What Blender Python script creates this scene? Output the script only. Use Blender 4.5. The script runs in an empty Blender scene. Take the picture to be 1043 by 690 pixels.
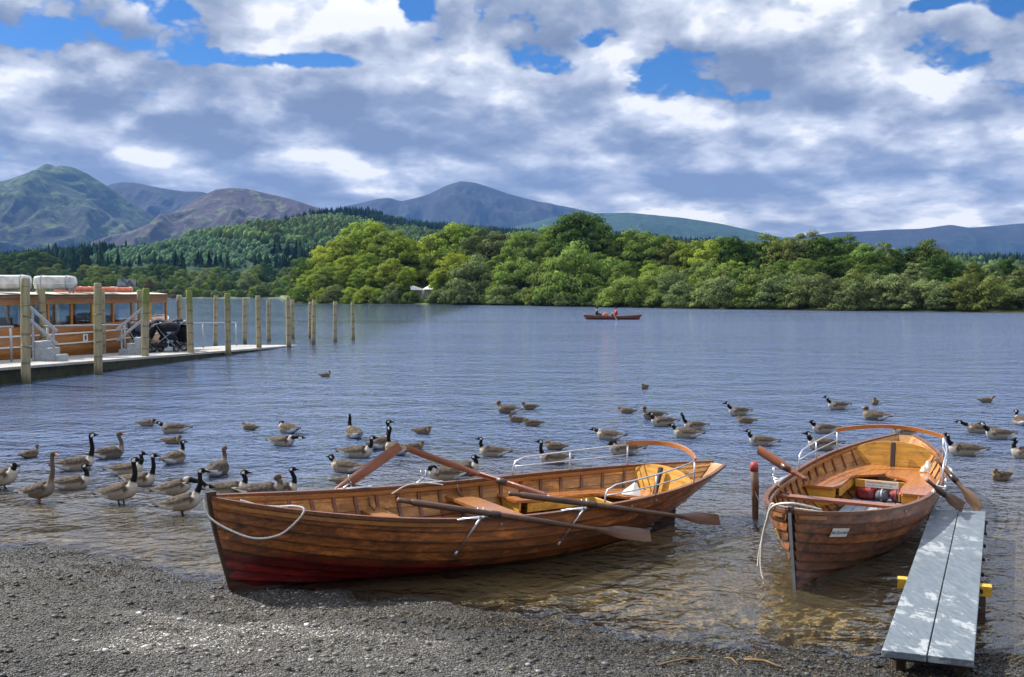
import bpy, math, random
import numpy as np
from mathutils import Vector, Matrix

random.seed(11)
RNG = np.random.default_rng(7)
R = math.radians
SC = bpy.context.scene
COL = SC.collection

# ------------------------------------------------------------------ view helpers
CAM_H = 2.4
FPX = 1060.0
PITCH = math.atan(47.0 / FPX)
CP, SP = math.cos(PITCH), math.sin(PITCH)

def ray(px, py):
    u, v = px - 521.5, 345.0 - py
    return u, FPX * CP + v * SP, -FPX * SP + v * CP

def on_z(px, py, z=0.0):
    u, y, w = ray(px, py)
    k = (z - CAM_H) / w
    return (u * k, y * k, z)

def at_y(px, py, y):
    u, yy, w = ray(px, py)
    k = y / yy
    return (u * k, y, CAM_H + w * k)

# ------------------------------------------------------------------ numpy noise
def _hash(ix, iy, seed):
    n = (ix * 374761393 + iy * 668265263 + seed * 974634777) & 0xFFFFFFFF
    n = ((n ^ (n >> 13)) * 1274126177) & 0xFFFFFFFF
    n = (n ^ (n >> 16)) & 0xFFFFFFFF
    return n / 4294967295.0

def vnoise(x, y, seed=0):
    x = np.asarray(x, float); y = np.asarray(y, float)
    ix = np.floor(x).astype(np.int64); iy = np.floor(y).astype(np.int64)
    fx, fy = x - ix, y - iy
    fx = fx * fx * (3 - 2 * fx); fy = fy * fy * (3 - 2 * fy)
    a = _hash(ix, iy, seed); b = _hash(ix + 1, iy, seed)
    c = _hash(ix, iy + 1, seed); d = _hash(ix + 1, iy + 1, seed)
    return (a * (1 - fx) + b * fx) * (1 - fy) + (c * (1 - fx) + d * fx) * fy

def fbm(x, y, octv=5, seed=0, gain=0.5):
    s = 0.0; a = 1.0; t = 0.0
    for o in range(octv):
        s = s + a * (vnoise(x * 2 ** o, y * 2 ** o, seed + o * 17) * 2 - 1)
        t += a; a *= gain
    return s / t

def ridged(x, y, octv=5, seed=0):
    s = 0.0; a = 1.0; t = 0.0
    for o in range(octv):
        s = s + a * (1 - np.abs(vnoise(x * 2 ** o, y * 2 ** o, seed + o * 13) * 2 - 1))
        t += a; a *= 0.5
    return s / t

# ------------------------------------------------------------------ object helpers
def tag(o, label=None, cat=None, group=None, kind=None):
    if label: o['label'] = label
    if cat: o['category'] = cat
    if group: o['group'] = group
    if kind: o['kind'] = kind
    return o

def empty(name, loc=(0, 0, 0), rz=0.0):
    o = bpy.data.objects.new(name, None)
    o.empty_display_size = 0.1
    o.location = loc
    o.rotation_euler = (0, 0, rz)
    COL.objects.link(o)
    return o

def fast_mesh(name, V, F, mat=None, parent=None, smooth=True, colors=None, attrs=None):
    """V (n,3) array, F (m,k) int array all same k"""
    V = np.asarray(V, np.float32); F = np.asarray(F, np.int32)
    me = bpy.data.meshes.new(name)
    me.vertices.add(len(V)); me.vertices.foreach_set('co', V.ravel())
    k = F.shape[1]
    me.loops.add(F.size); me.loops.foreach_set('vertex_index', F.ravel())
    me.polygons.add(len(F))
    me.polygons.foreach_set('loop_start', np.arange(0, F.size, k, dtype=np.int32))
    me.polygons.foreach_set('loop_total', np.full(len(F), k, np.int32))
    if smooth:
        me.polygons.foreach_set('use_smooth', np.ones(len(F), bool))
    me.update(calc_edges=True)
    if colors is not None:
        ca = me.color_attributes.new('Col', 'FLOAT_COLOR', 'POINT')
        c = np.ones((len(V), 4), np.float32); c[:, :3] = colors
        ca.data.foreach_set('color', c.ravel())
    if attrs:
        for nm, arr in attrs.items():
            a = me.attributes.new(nm, 'FLOAT', 'POINT')
            a.data.foreach_set('value', np.asarray(arr, np.float32))
    if mat: me.materials.append(mat)
    o = bpy.data.objects.new(name, me)
    COL.objects.link(o)
    if parent: o.parent = parent
    return o

class MB:
    def __init__(s): s.v = []; s.f = []; s.c = []
    def add(s, vs, fs, col=None):
        b = len(s.v)
        s.v += [tuple(p) for p in vs]
        s.f += [tuple(i + b for i in f) for f in fs]
        s.c += [col or (1, 1, 1)] * len(vs)
    def box(s, c, size, rz=0.0, col=None, bev=0.0, ry=0.0):
        hx, hy, hz = size[0] / 2, size[1] / 2, size[2] / 2
        M = Matrix.Rotation(rz, 3, 'Z') @ Matrix.Rotation(ry, 3, 'Y')
        b = min(bev, hx * .45, hy * .45, hz * .45)
        vs = []; fs = []
        if b <= 0:
            for x in (-hx, hx):
                for y in (-hy, hy):
                    for z in (-hz, hz): vs.append((x, y, z))
            fs = [(0, 1, 3, 2), (4, 6, 7, 5), (0, 4, 5, 1), (2, 3, 7, 6), (0, 2, 6, 4), (1, 5, 7, 3)]
        else:
            rings = [(-hz, b), (-hz + b, 0), (hz - b, 0), (hz, b)]
            for z, ins in rings:
                X, Y = hx - ins, hy - ins
                bb = b if ins == 0 else b * .5
                vs += [(X - bb, -Y, z), (X, -Y + bb, z), (X, Y - bb, z), (X - bb, Y, z), (-X + bb, Y, z), (-X, Y - bb, z), (-X, -Y + bb, z), (-X + bb, -Y, z)]
            for r in range(3):
                for i in range(8):
                    j = (i + 1) % 8
                    fs.append((r * 8 + i, r * 8 + j, r * 8 + 8 + j, r * 8 + 8 + i))
            fs.append(tuple(range(7, -1, -1))); fs.append(tuple(range(24, 32)))
        s.add([(M @ Vector(p)) + Vector(c) for p in vs], fs, col)
    def tube(s, pts, r, n=8, cap=True, col=None, closed=False):
        pts = [Vector(p) for p in pts]
        rs = r if isinstance(r, (list, tuple)) else [r] * len(pts)
        vs = []; fs = []
        ref = None
        m = len(pts)
        for i, p in enumerate(pts):
            if closed: t = pts[(i + 1) % m] - pts[i - 1]
            else: t = pts[min(i + 1, m - 1)] - pts[max(i - 1, 0)]
            t.normalize()
            if ref is None:
                ref = Vector((0, 0, 1)) if abs(t.z) < .9 else Vector((1, 0, 0))
            a = t.cross(ref); a.normalize(); b = a.cross(t); ref = b
            for k in range(n):
                an = 2 * math.pi * k / n
                vs.append(p + a * math.cos(an) * rs[i] + b * math.sin(an) * rs[i])
        for i in range(m if closed else m - 1):
            i2 = (i + 1) % m
            for k in range(n):
                k2 = (k + 1) % n
                fs.append((i * n + k, i * n + k2, i2 * n + k2, i2 * n + k))
        if cap and not closed:
            fs.append(tuple(range(n - 1, -1, -1))); fs.append(tuple((m - 1) * n + k for k in range(n)))
        s.add(vs, fs, col)
    def prism(s, poly, z0, z1, col=None):
        n = len(poly)
        vs = [(x, y, z0) for x, y in poly] + [(x, y, z1) for x, y in poly]
        fs = [tuple(range(n - 1, -1, -1)), tuple(range(n, 2 * n))] + [(i, (i + 1) % n, n + (i + 1) % n, n + i) for i in range(n)]
        s.add(vs, fs, col)
    def grid(s, rows, col=None, closed_u=False):
        """rows: list of equal-length lists of points"""
        n = len(rows[0]); vs = [p for r in rows for p in r]; fs = []
        for i in range(len(rows) - 1):
            for k in range(n if closed_u else n - 1):
                k2 = (k + 1) % n
                fs.append((i * n + k, i * n + k2, (i + 1) * n + k2, (i + 1) * n + k))
        s.add(vs, fs, col)
    def build(s, name, mat, parent=None, smooth=False, auto=None, usecol=False):
        me = bpy.data.meshes.new(name)
        me.from_pydata(s.v, [], s.f)
        me.update()
        if usecol:
            ca = me.color_attributes.new('Col', 'FLOAT_COLOR', 'POINT')
            c = np.ones((len(s.v), 4), np.float32); c[:, :3] = np.array(s.c)
            ca.data.foreach_set('color', c.ravel())
        if smooth:
            me.polygons.foreach_set('use_smooth', np.ones(len(me.polygons), bool))
        if auto:
            me.polygons.foreach_set('use_smooth', np.ones(len(me.polygons), bool))
            me.set_sharp_from_angle(angle=R(auto))
        if mat: me.materials.append(mat)
        o = bpy.data.objects.new(name, me); COL.objects.link(o)
        if parent: o.parent = parent
        return o

def catmull(P, n):
    """P (m,k) -> resampled (n,k) centripetal-free catmull-rom"""
    P = np.asarray(P, float); m = len(P)
    t = np.linspace(0, m - 1, n); i = np.clip(np.floor(t).astype(int), 0, m - 2); f = (t - i)[:, None]
    p0 = P[np.clip(i - 1, 0, m - 1)]; p1 = P[i]; p2 = P[i + 1]; p3 = P[np.clip(i + 2, 0, m - 1)]
    return 0.5 * ((2 * p1) + (-p0 + p2) * f + (2 * p0 - 5 * p1 + 4 * p2 - p3) * f ** 2 + (-p0 + 3 * p1 - 3 * p2 + p3) * f ** 3)

# ------------------------------------------------------------------ materials
class NT:
    """tiny node-tree helper"""
    def __init__(s, tree): s.t = tree; s.n = tree.nodes; s.l = tree.links
    def node(s, typ, **kw):
        nd = s.n.new(typ)
        for k, v in kw.items(): setattr(nd, k, v)
        return nd
    def _in(s, sock, v):
        if v is None: return
        if isinstance(v, bpy.types.NodeSocket): s.l.new(v, sock)
        else:
            if sock.type in ('RGBA',) and len(v) == 3: v = (*v, 1)
            sock.default_value = v
    def math(s, op, a, b=None, c=None, clamp=False):
        nd = s.node('ShaderNodeMath', operation=op, use_clamp=clamp)
        s._in(nd.inputs[0], a); s._in(nd.inputs[1], b); s._in(nd.inputs[2], c)
        return nd.outputs[0]
    def vmath(s, op, a, b=None):
        nd = s.node('ShaderNodeVectorMath', operation=op)
        s._in(nd.inputs[0], a); s._in(nd.inputs[1], b)
        return nd.outputs[0]
    def noise(s, vec, scale, detail=4, rough=.5, dist=0.0, out=0, typ='FBM'):
        nd = s.node('ShaderNodeTexNoise'); nd.noise_dimensions = '3D'
        s._in(nd.inputs['Vector'], vec); nd.inputs['Scale'].default_value = scale
        nd.inputs['Detail'].default_value = detail; nd.inputs['Roughness'].default_value = rough
        nd.inputs['Distortion'].default_value = dist
        return nd.outputs[out]
    def voronoi(s, vec, scale, feature='F1', out='Distance', rand=1.0):
        nd = s.node('ShaderNodeTexVoronoi', feature=feature)
        s._in(nd.inputs['Vector'], vec); nd.inputs['Scale'].default_value = scale
        nd.inputs['Randomness'].default_value = rand
        return nd.outputs[out]
    def ramp(s, fac, stops, interp='LINEAR'):
        nd = s.node('ShaderNodeValToRGB'); nd.color_ramp.interpolation = interp
        e = nd.color_ramp.elements
        while len(e) < len(stops): e.new(.5)
        for i, (p, c) in enumerate(stops):
            e[i].position = p
            e[i].color = (*c, 1) if isinstance(c, (tuple, list)) else (c, c, c, 1)
        s._in(nd.inputs[0], fac)
        return nd.outputs[0]
    def mix(s, fac, a, b, blend='MIX'):
        nd = s.node('ShaderNodeMix', data_type='RGBA', blend_type=blend)
        s._in(nd.inputs['Factor'], fac)
        s._in(nd.inputs[6], a); s._in(nd.inputs[7], b)
        return nd.outputs[2]
    def mixs(s, fac, a, b):
        nd = s.node('ShaderNodeMixShader')
        s._in(nd.inputs[0], fac); s.l.new(a, nd.inputs[1]); s.l.new(b, nd.inputs[2])
        return nd.outputs[0]
    def maprange(s, v, a, b, c=0.0, d=1.0, smooth=False):
        nd = s.node('ShaderNodeMapRange')
        if smooth: nd.interpolation_type = 'SMOOTHSTEP'
        s._in(nd.inputs[0], v)
        for i, x in enumerate((a, b, c, d)): nd.inputs[i + 1].default_value = x
        return nd.outputs[0]
    def mapping(s, vec, loc=(0, 0, 0), rot=(0, 0, 0), scale=(1, 1, 1)):
        nd = s.node('ShaderNodeMapping')
        s._in(nd.inputs[0], vec)
        nd.inputs[1].default_value = loc; nd.inputs[2].default_value = rot; nd.inputs[3].default_value = scale
        return nd.outputs[0]
    def bump(s, h, strength=.5, dist=.01, normal=None):
        nd = s.node('ShaderNodeBump')
        nd.inputs['Strength'].default_value = strength; nd.inputs['Distance'].default_value = dist
        s.l.new(h, nd.inputs['Height'])
        if normal: s.l.new(normal, nd.inputs['Normal'])
        return nd.outputs[0]
    def attr(s, name, out='Color'):
        nd = s.node('ShaderNodeAttribute', attribute_name=name)
        return nd.outputs[out]
    def coord(s, kind='Object'):
        return s.node('ShaderNodeTexCoord').outputs[kind]
    def pos(s):
        return s.node('ShaderNodeNewGeometry').outputs['Position']
    def principled(s, col, rough=.5, spec=.5, metal=0.0, normal=None, coat=0.0, **kw):
        nd = s.node('ShaderNodeBsdfPrincipled')
        s._in(nd.inputs['Base Color'], col); s._in(nd.inputs['Roughness'], rough)
        s._in(nd.inputs['Specular IOR Level'], spec); s._in(nd.inputs['Metallic'], metal)
        nd.inputs['Coat Weight'].default_value = coat
        nd.inputs['Coat Roughness'].default_value = .12
        if normal: s.l.new(normal, nd.inputs['Normal'])
        return nd.outputs[0]
    def out(s, sh, typ='Surface'):
        nd = None
        for x in s.n:
            if x.type == 'OUTPUT_MATERIAL': nd = x
        if nd is None: nd = s.node('ShaderNodeOutputMaterial')
        s.l.new(sh, nd.inputs[typ])

def newmat(name):
    m = bpy.data.materials.new(name); m.use_nodes = True
    m.node_tree.nodes.clear()
    return m, NT(m.node_tree)

def mat_simple(name, col, rough=.6, spec=.4, metal=0.0, var=.25, scale=12, bump=.0, coat=0.0, col2=None):
    m, N = newmat(name)
    co = N.coord()
    n = N.noise(co, scale, 5, .6)
    c2 = col2 or tuple(c * (1 - var) for c in col)
    c = N.mix(N.maprange(n, .35, .65), col, c2)
    nor = N.bump(n, bump, .01) if bump else None
    N.out(N.principled(c, N.maprange(n, .3, .7, rough * .85, min(1, rough * 1.15)), spec, metal, nor, coat))
    return m

def mat_wood(name, light, dark, rough=.35, coat=.4, axis=0, scale=1.0, stain=.5, usecol=False, stainc=(.02, .012, .008)):
    m, N = newmat(name)
    co = N.coord()
    sc = [9 * scale, 9 * scale, 9 * scale]; sc[axis] = .7 * scale
    g = N.mapping(co, scale=tuple(sc))
    n1 = N.noise(g, 2.2, 6, .65, 1.2)
    sc2 = [60 * scale] * 3; sc2[axis] = 2.2 * scale
    n2 = N.noise(N.mapping(co, scale=tuple(sc2)), 1.4, 3, .6)
    c = N.mix(N.maprange(n1, .32, .68), light, dark)
    c = N.mix(N.math('MULTIPLY', N.maprange(n2, .45, .8), .5), c, tuple(x * .35 for x in dark))
    # dirt / worn stains with a shape of their own
    st = N.noise(N.mapping(co, scale=(1.2, 2.5, 3.5)), 2.1, 7, .7, .4)
    c = N.mix(N.math('MULTIPLY', N.maprange(st, .50, .68), stain), c, stainc)
    if usecol:
        wr = N.noise(N.mapping(co, scale=(1.6, 3.0, 5.0)), 2.6, 8, .72, .6)
        c = N.mix(N.maprange(wr, .53, .64, 0, .55), c, tuple(min(1, x * 1.75) for x in light))      # rubbed, faded varnish
        sc3 = N.noise(N.mapping(co, scale=(2.5, 20, 30)), 3.0, 5, .7)
        c = N.mix(N.maprange(sc3, .66, .70, 0, .5), c, (.30, .24, .17))                             # scuffs
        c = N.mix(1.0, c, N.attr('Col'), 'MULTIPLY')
    b = N.bump(N.math('ADD', n2, N.math('MULTIPLY', n1, .6)), .35, .004)
    rg = N.maprange(st, .4, .7, rough, min(1, rough + .35))
    N.out(N.principled(c, rg, .45, 0, b, coat))
    return m

M = {}
M['hull'] = mat_wood('varnished_hull_wood', (.31, .100, .024), (.10, .031, .009), .36, .30, 0, 1, .85, True)
M['hull_in'] = mat_wood('hull_inside_wood', (.44, .20, .045), (.25, .105, .022), .5, .04, 0, 1, .5, True)
M['trim'] = mat_wood('orange_trim_wood', (.36, .15, .032), (.24, .085, .018), .3, .5, 0, 1.2, .35)
M['rail_wood'] = mat_wood('orange_rail_wood', (.50, .19, .035), (.36, .115, .02), .3, .55, 1, 1.0, .2)
M['seat_wood'] = mat_wood('reddish_seat_wood', (.46, .17, .045), (.30, .10, .026), .2, .6, 0, .9, .3)
M['yellow_wood'] = mat_wood('yellow_panel_wood', (.66, .36, .045), (.48, .22, .022), .5, .08, 1, .8, .4)
M['rib_wood'] = mat_wood('rib_wood', (.20, .070, .02), (.10, .034, .012), .4, .25, 2, 1.0, .5)
M['dark_wood'] = mat_wood('dark_wet_wood', (.07, .032, .016), (.03, .014, .008), .35, .3, 0, 1, .5)
M['oar'] = mat_wood('oar_wood', (.155, .075, .036), (.075, .036, .018), .42, .15, 0, 1.4, .5)
M['oar_red'] = mat_wood('reddish_oar_blade_wood', (.30, .11, .05), (.19, .06, .028), .36, .3, 0, 1.4, .3)
M['metal'] = mat_simple('galvanised_metal', (.62, .64, .66), .38, .5, .75, .25, 30)
M['metal_grey'] = mat_simple('grey_painted_metal', (.36, .39, .41), .5, .5, .2, .25, 8)
M['rope'] = mat_simple('white_rope', (.62, .60, .54), .85, .2, 0, .35, 80, .4)
M['floor_grey'] = mat_simple('grey_floorboard_paint', (.27, .32, .35), .5, .4, 0, .3, 9, .2)
M['white'] = mat_simple('white_plate', (.78, .78, .70), .5, .4, 0, .12, 20)
M['red_txt'] = mat_simple('red_lettering', (.55, .03, .04), .5, .4, 0, .1, 20)
M['dark_txt'] = mat_simple('dark_lettering', (.06, .06, .10), .5, .4, 0, .1, 20)
M['red_bag'] = mat_simple('red_fabric', (.30, .035, .035), .6, .3, 0, .35, 14, .3)
M['grey_bag'] = mat_simple('grey_fabric', (.10, .10, .13), .6, .3, 0, .35, 14, .3)
M['black'] = mat_simple('black_plastic', (.015, .015, .017), .45, .4, 0, .4, 20)
M['yellow_paint'] = mat_simple('yellow_beam_paint', (.62, .36, .035), .6, .4, 0, .35, 18, .2)
# ------------------------------------------------------------------ ground and lake
SH = np.array([on_z(px, py)[:2] for px, py in
    [(-500, 520), (-200, 545), (0, 557), (60, 561), (120, 573), (175, 588), (235, 600), (300, 606), (380, 610), (450, 620), (560, 637), (640, 652), (740, 664), (820, 668), (900, 672), (1000, 672), (1043, 672), (1300, 668), (1700, 655)]])
FS = np.array([on_z(px, py)[:2] for px, py in
    [(-900, 303.2), (-300, 303.4), (0, 303.5), (150, 303.7), (285, 304.0), (297, 308.8), (360, 309.4), (430, 310.0), (560, 312.0), (700, 314.5), (850, 316.5), (1043, 318.5), (1250, 320.5), (1700, 322)]])
FS_AZ = FS[:, 0] / FS[:, 1]

def shore_near(x): return np.interp(x, SH[:, 0], SH[:, 1])
def shore_far_r(az): return np.interp(az, FS_AZ, FS[:, 1])

def ground_h(x, y):
    d = shore_near(x) - y          # >0 on the beach side
    hb = np.where(d > 0, .085 * d, (.075 + .06 * np.clip((-1.2 - x) / 2, 0, 1)) * d)
    big = fbm(x * .7, y * .7, 3, 3) * .035 + fbm(x * 2.6, y * 2.6, 3, 9) * .022 + fbm(x * 9, y * 9, 3, 5) * .010
    h = hb + big * np.exp(-np.abs(d) * .12)
    h = np.maximum(h, -2.5)
    az = x / np.maximum(y, .1)
    yf = shore_far_r(az)
    e = y - yf
    land = np.clip(e * .12, -2.5, 1.2) + np.where(e > 6, fbm(x * .05, y * .05, 3, 21) * .35, 0)
    h = np.where(y > 60, np.where(e > -22, land, -2.5), h)
    far = np.clip((y - 700) / 600, 0, 1)
    h = h + far * 8 * (fbm(x * .004, y * .004, 3, 33) + .4)
    return h

def polar_sheet(r0, r1, growth, az0, az1, naz):
    rs = [r0]
    while rs[-1] < r1: rs.append(rs[-1] + max(growth * rs[-1], .02))
    rs = np.array(rs); az = np.radians(np.linspace(az0, az1, naz))
    X = np.outer(rs, np.sin(az)); Y = np.outer(rs, np.cos(az))
    n = len(az); m = len(rs)
    i = np.arange(m - 1)[:, None] * n + np.arange(n - 1)[None, :]
    F = np.stack([i, i + n, i + n + 1, i + 1], -1).reshape(-1, 4)
    F = F[:, ::-1]
    return X.ravel(), Y.ravel(), F

# beach / ground material
def mat_ground():
    m, N = newmat('ground_shingle')
    p = N.pos()
    v1 = N.voronoi(p, 55, out='Color'); v1d = N.voronoi(p, 55)
    v2 = N.voronoi(p, 120, out='Color'); v2d = N.voronoi(p, 120)
    s1 = N.node('ShaderNodeSeparateColor'); N.l.new(v1, s1.inputs[0])
    s2 = N.node('ShaderNodeSeparateColor'); N.l.new(v2, s2.inputs[0])
    t = N.math('ADD', N.math('MULTIPLY', s1.outputs[0], .5), N.math('MULTIPLY', s2.outputs[0], .5))
    c = N.ramp(t, [(0.0, (.024, .022, .019)), (.35, (.050, .046, .039)), (.6, (.090, .083, .072)), (.85, (.155, .147, .133)), (1, (.34, .33, .31))])
    big = N.noise(p, .9, 5, .6)
    c = N.mix(N.maprange(big, .42, .62, 0, .65), c, (.045, .040, .026), 'MIX')
    # dark weed drift bands and wet margin (own shape: distance to the waterline)
    z = N.node('ShaderNodeSeparateXYZ'); N.l.new(p, z.inputs[0])
    wn = N.noise(p, 3.5, 5, .65)
    zz = N.math('ADD', z.outputs[2], N.math('MULTIPLY', N.math('SUBTRACT', wn, .5), .10))
    wet = N.maprange(zz, .03, .10, 1, 0)
    c = N.mix(N.math('MULTIPLY', wet, .75), c, (.030, .025, .016))
    bed = N.maprange(z.outputs[2], -.07, .0, 1, 0)
    c = N.mix(bed, c, (.40, .31, .155))
    fn = N.noise(p, .011, 4, .6)
    grass = N.mix(fn, (.045, .075, .020), (.08, .10, .03))
    yy = N.maprange(z.outputs[1], 60, 80)
    c = N.mix(yy, c, grass)
    hgt = N.math('ADD', N.math('MULTIPLY', v1d, -1), N.math('MULTIPLY', v2d, -.5))
    nb = N.bump(hgt, .9, .02)
    N.out(N.principled(c, N.maprange(wet, 0, 1, .8, .3), .4, 0, nb))
    return m

def build_ground():
    rs = [1.0]
    while rs[-1] < 9000:
        r = rs[-1]
        rs.append(r + (.10 if r < 5 else .028 if r < 11 else .006 * r if r < 60 else .018 * r))
    rs = np.array(rs); az = np.radians(np.concatenate([np.linspace(-75, -32, 60)[:-1], np.linspace(-32, 32, 760), np.linspace(32, 75, 60)[1:]]))
    X = np.outer(rs, np.sin(az)).ravel(); Y = np.outer(rs, np.cos(az)).ravel()
    n = len(az); m = len(rs)
    i = np.arange(m - 1)[:, None] * n + np.arange(n - 1)[None, :]
    F = np.stack([i, i + 1, i + n + 1, i + n], -1).reshape(-1, 4)
    Z = ground_h(X, Y)
    # fine shingle relief
    near = np.exp(-np.maximum(np.hypot(X, Y) - 8, 0) * .25)
    Z = Z + near * .006 * (vnoise(X * 45, Y * 45, 77) - .5)
    o = fast_mesh('ground', np.stack([X, Y, Z], -1), F, mat_ground())
    return tag(o, kind='structure')
build_ground()

def mat_water():
    m, N = newmat('lake_water')
    p = N.pos()
    # wind ripples at several scales; the surface normal comes from the height differences
    shal = N.attr('depth', 'Fac')
    calm = N.maprange(N.noise(N.mapping(p, scale=(.25, 1, 1)), .10, 3, .6), .35, .65, .60, 1.20)
    sx_ = N.node('ShaderNodeSeparateXYZ'); N.l.new(p, sx_.inputs[0])
    lee = N.maprange(sx_.outputs[0], -9.0, -4.5, .30, 1.0, True)     # sheltered water beside the pier
    calm = N.math('MULTIPLY', calm, N.math('MAXIMUM', lee, N.maprange(sx_.outputs[1], 14, 20, 1, 0)))
    amp = N.math('MULTIPLY', calm, N.maprange(shal, 0, .30, .55, 1.0))
    E_ = .012
    def height(q):
        w0 = N.noise(N.mapping(q, rot=(0, 0, R(12)), scale=(.8, 1.25, 1)), .60, 1, .5)
        w1 = N.noise(N.mapping(q, rot=(0, 0, R(18)), scale=(1.25, 1.3, 1)), 2.6, 2, .55, .5)
        w2 = N.noise(N.mapping(q, rot=(0, 0, R(-22)), scale=(1.25, 1.25, 1)), 7.5, 2, .6, .4)
        return N.math('ADD', N.math('MULTIPLY', w0, WV[0]), N.math('ADD', N.math('MULTIPLY', w1, WV[1]), N.math('MULTIPLY', w2, WV[2])))
    WV = (.17, .105, .030)
    h0 = height(p)
    hx = height(N.vmath('ADD', p, (E_, 0, 0))); hy = height(N.vmath('ADD', p, (0, E_, 0)))
    cn = N.node('ShaderNodeCombineXYZ'); cn.inputs[2].default_value = 1.0
    N._in(cn.inputs[0], N.math('MULTIPLY', N.math('DIVIDE', N.math('SUBTRACT', h0, hx), E_), amp))
    N._in(cn.inputs[1], N.math('MULTIPLY', N.math('DIVIDE', N.math('SUBTRACT', h0, hy), E_), amp))
    nor = N.vmath('NORMALIZE', cn.outputs[0])
    fr = N.node('ShaderNodeFresnel'); fr.inputs['IOR'].default_value = 1.42; N.l.new(nor, fr.inputs['Normal'])
    gl = N.node('ShaderNodeBsdfGlossy'); gl.inputs['Roughness'].default_value = .04
    gl.inputs['Color'].default_value = (.96, .98, 1, 1); N.l.new(nor, gl.inputs['Normal'])
    tr = N.node('ShaderNodeBsdfTransparent')
    tint = N.ramp(N.maprange(shal, 0, 1.0), [(0, (.96, .93, .84)), (.25, (.80, .66, .40)), (1, (.5, .4, .25))])
    N.l.new(tint, tr.inputs[0])
    df = N.node('ShaderNodeBsdfDiffuse')
    murk = N.mix(N.maprange(shal, .15, .7), (.125, .102, .058), (.070, .100, .178))
    N.l.new(murk, df.inputs[0])
    k = N.math('SUBTRACT', 1, N.math('EXPONENT', N.math('MULTIPLY', shal, -3.2)))
    body = N.mixs(k, tr.outputs[0], df.outputs[0])
    N.out(N.mixs(fr.outputs[0], body, gl.outputs[0]))
    return m

def build_water():
    rs = [4.0]
    while rs[-1] < 3000:
        r = rs[-1]; rs.append(r + (.04 if r < 14 else .02 * r))
    rs = np.array(rs); az = np.radians(np.concatenate([np.linspace(-75, -34, 30)[:-1], np.linspace(-34, 34, 320), np.linspace(34, 75, 30)[1:]]))
    X = np.outer(rs, np.sin(az)).ravel(); Y = np.outer(rs, np.cos(az)).ravel()
    n = len(az); m = len(rs)
    i = np.arange(m - 1)[:, None] * n + np.arange(n - 1)[None, :]
    F = np.stack([i, i + 1, i + n + 1, i + n], -1).reshape(-1, 4)
    H = ground_h(X, Y)
    keep = (H < .06) | (Y > 60)
    yf = shore_far_r(X / np.maximum(Y, .1))
    keep &= (Y < yf + 25)
    kf = keep[F].all(1)
    used = np.unique(F[kf]); remap = -np.ones(len(X), int); remap[used] = np.arange(len(used))
    o = fast_mesh('water', np.stack([X, Y, 0 * X], -1)[used], remap[F[kf]], mat_water(), attrs={'depth': np.clip(-H, 0, 3)[used]})
    return tag(o, kind='structure')
build_water()

# ------------------------------------------------------------------ shingle pebbles (uncountable)
def build_pebbles():
    n = 270000
    px = RNG.uniform(-260, 1240, n); py = 800 - (800 - 545) * RNG.random(n) ** .95
    P = np.array([on_z(a, b)[:2] for a, b in zip(px, py)])
    X, Y = P[:, 0], P[:, 1]
    d = shore_near(X) - Y
    keep = d > -.10
    X, Y = X[keep], Y[keep]; n = len(X)
    Z = ground_h(X, Y)
    big = RNG.random(n)
    s = .0029 + .0045 * RNG.random(n) ** 2 + .005 * (big > .96) + .012 * (big > .996)
    base = np.array([[-1, -1, -1], [1, -1, -1], [1, 1, -1], [-1, 1, -1], [-1, -1, 1], [1, -1, 1], [1, 1, 1], [-1, 1, 1]]) * .62
    top = np.array([[0, 0, 1.0], [0, 0, -1]])
    V = np.repeat(base[None], n, 0) * (1 + .35 * (RNG.random((n, 8, 3)) - .5))
    V *= s[:, None, None] * np.stack([1 + .5 * RNG.random(n), 1 + .2 * RNG.random(n), .45 + .3 * RNG.random(n)], -1)[:, None, :]
    a = RNG.random(n) * 6.28; ca, sa = np.cos(a), np.sin(a)
    x = V[..., 0] * ca[:, None] - V[..., 1] * sa[:, None]; y = V[..., 0] * sa[:, None] + V[..., 1] * ca[:, None]
    V = np.stack([x + X[:, None], y + Y[:, None], V[..., 2] + (Z + s * .25)[:, None]], -1)
    f = np.array([(0, 3, 2, 1), (4, 5, 6, 7), (0, 1, 5, 4), (1, 2, 6, 5), (2, 3, 7, 6), (3, 0, 4, 7)])
    F = (f[None] + (np.arange(n) * 8)[:, None, None]).reshape(-1, 4)
    pal = np.array([(.045, .040, .034), (.090, .082, .070), (.15, .138, .120), (.21, .20, .182), (.34, .33, .305), (.12, .088, .058), (.5, .49, .46)])
    k = RNG.choice(len(pal), n, p=[.2, .25, .23, .15, .08, .07, .02])
    C = pal[k] * (.8 + .4 * RNG.random((n, 1)))
    drift = fbm(X * 1.1, Y * 2.6, 4, 51)
    C *= np.where(drift > .06, .5, 1.0)[:, None]
    pale = np.clip(fbm(X * .55 + 4, Y * .9, 3, 57) * 3 + .1 + .9 * np.exp(-((X + 1.15) / .9) ** 2 - ((Y - 6.9) / .7) ** 2), 0, 1)  # round term paints a sunlit patch into the stone colours
    C *= ((.42 + .95 * pale) * (1 - .25 * np.clip((-X - 1.5) / 2, 0, 1)))[:, None]
    wet = (Z < .045)
    C[Z < .085] *= .48; C *= 1.12
    m, N = newmat('pebble_stone')
    N.out(N.principled(N.attr('Col'), .6, .4))
    o = fast_mesh('pebbles', V.reshape(-1, 3), F, m, smooth=True, colors=np.repeat(C, 8, 0))
    tag(o, 'small grey and brown shingle stones covering the beach', 'shingle', kind='stuff')
build_pebbles()

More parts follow.
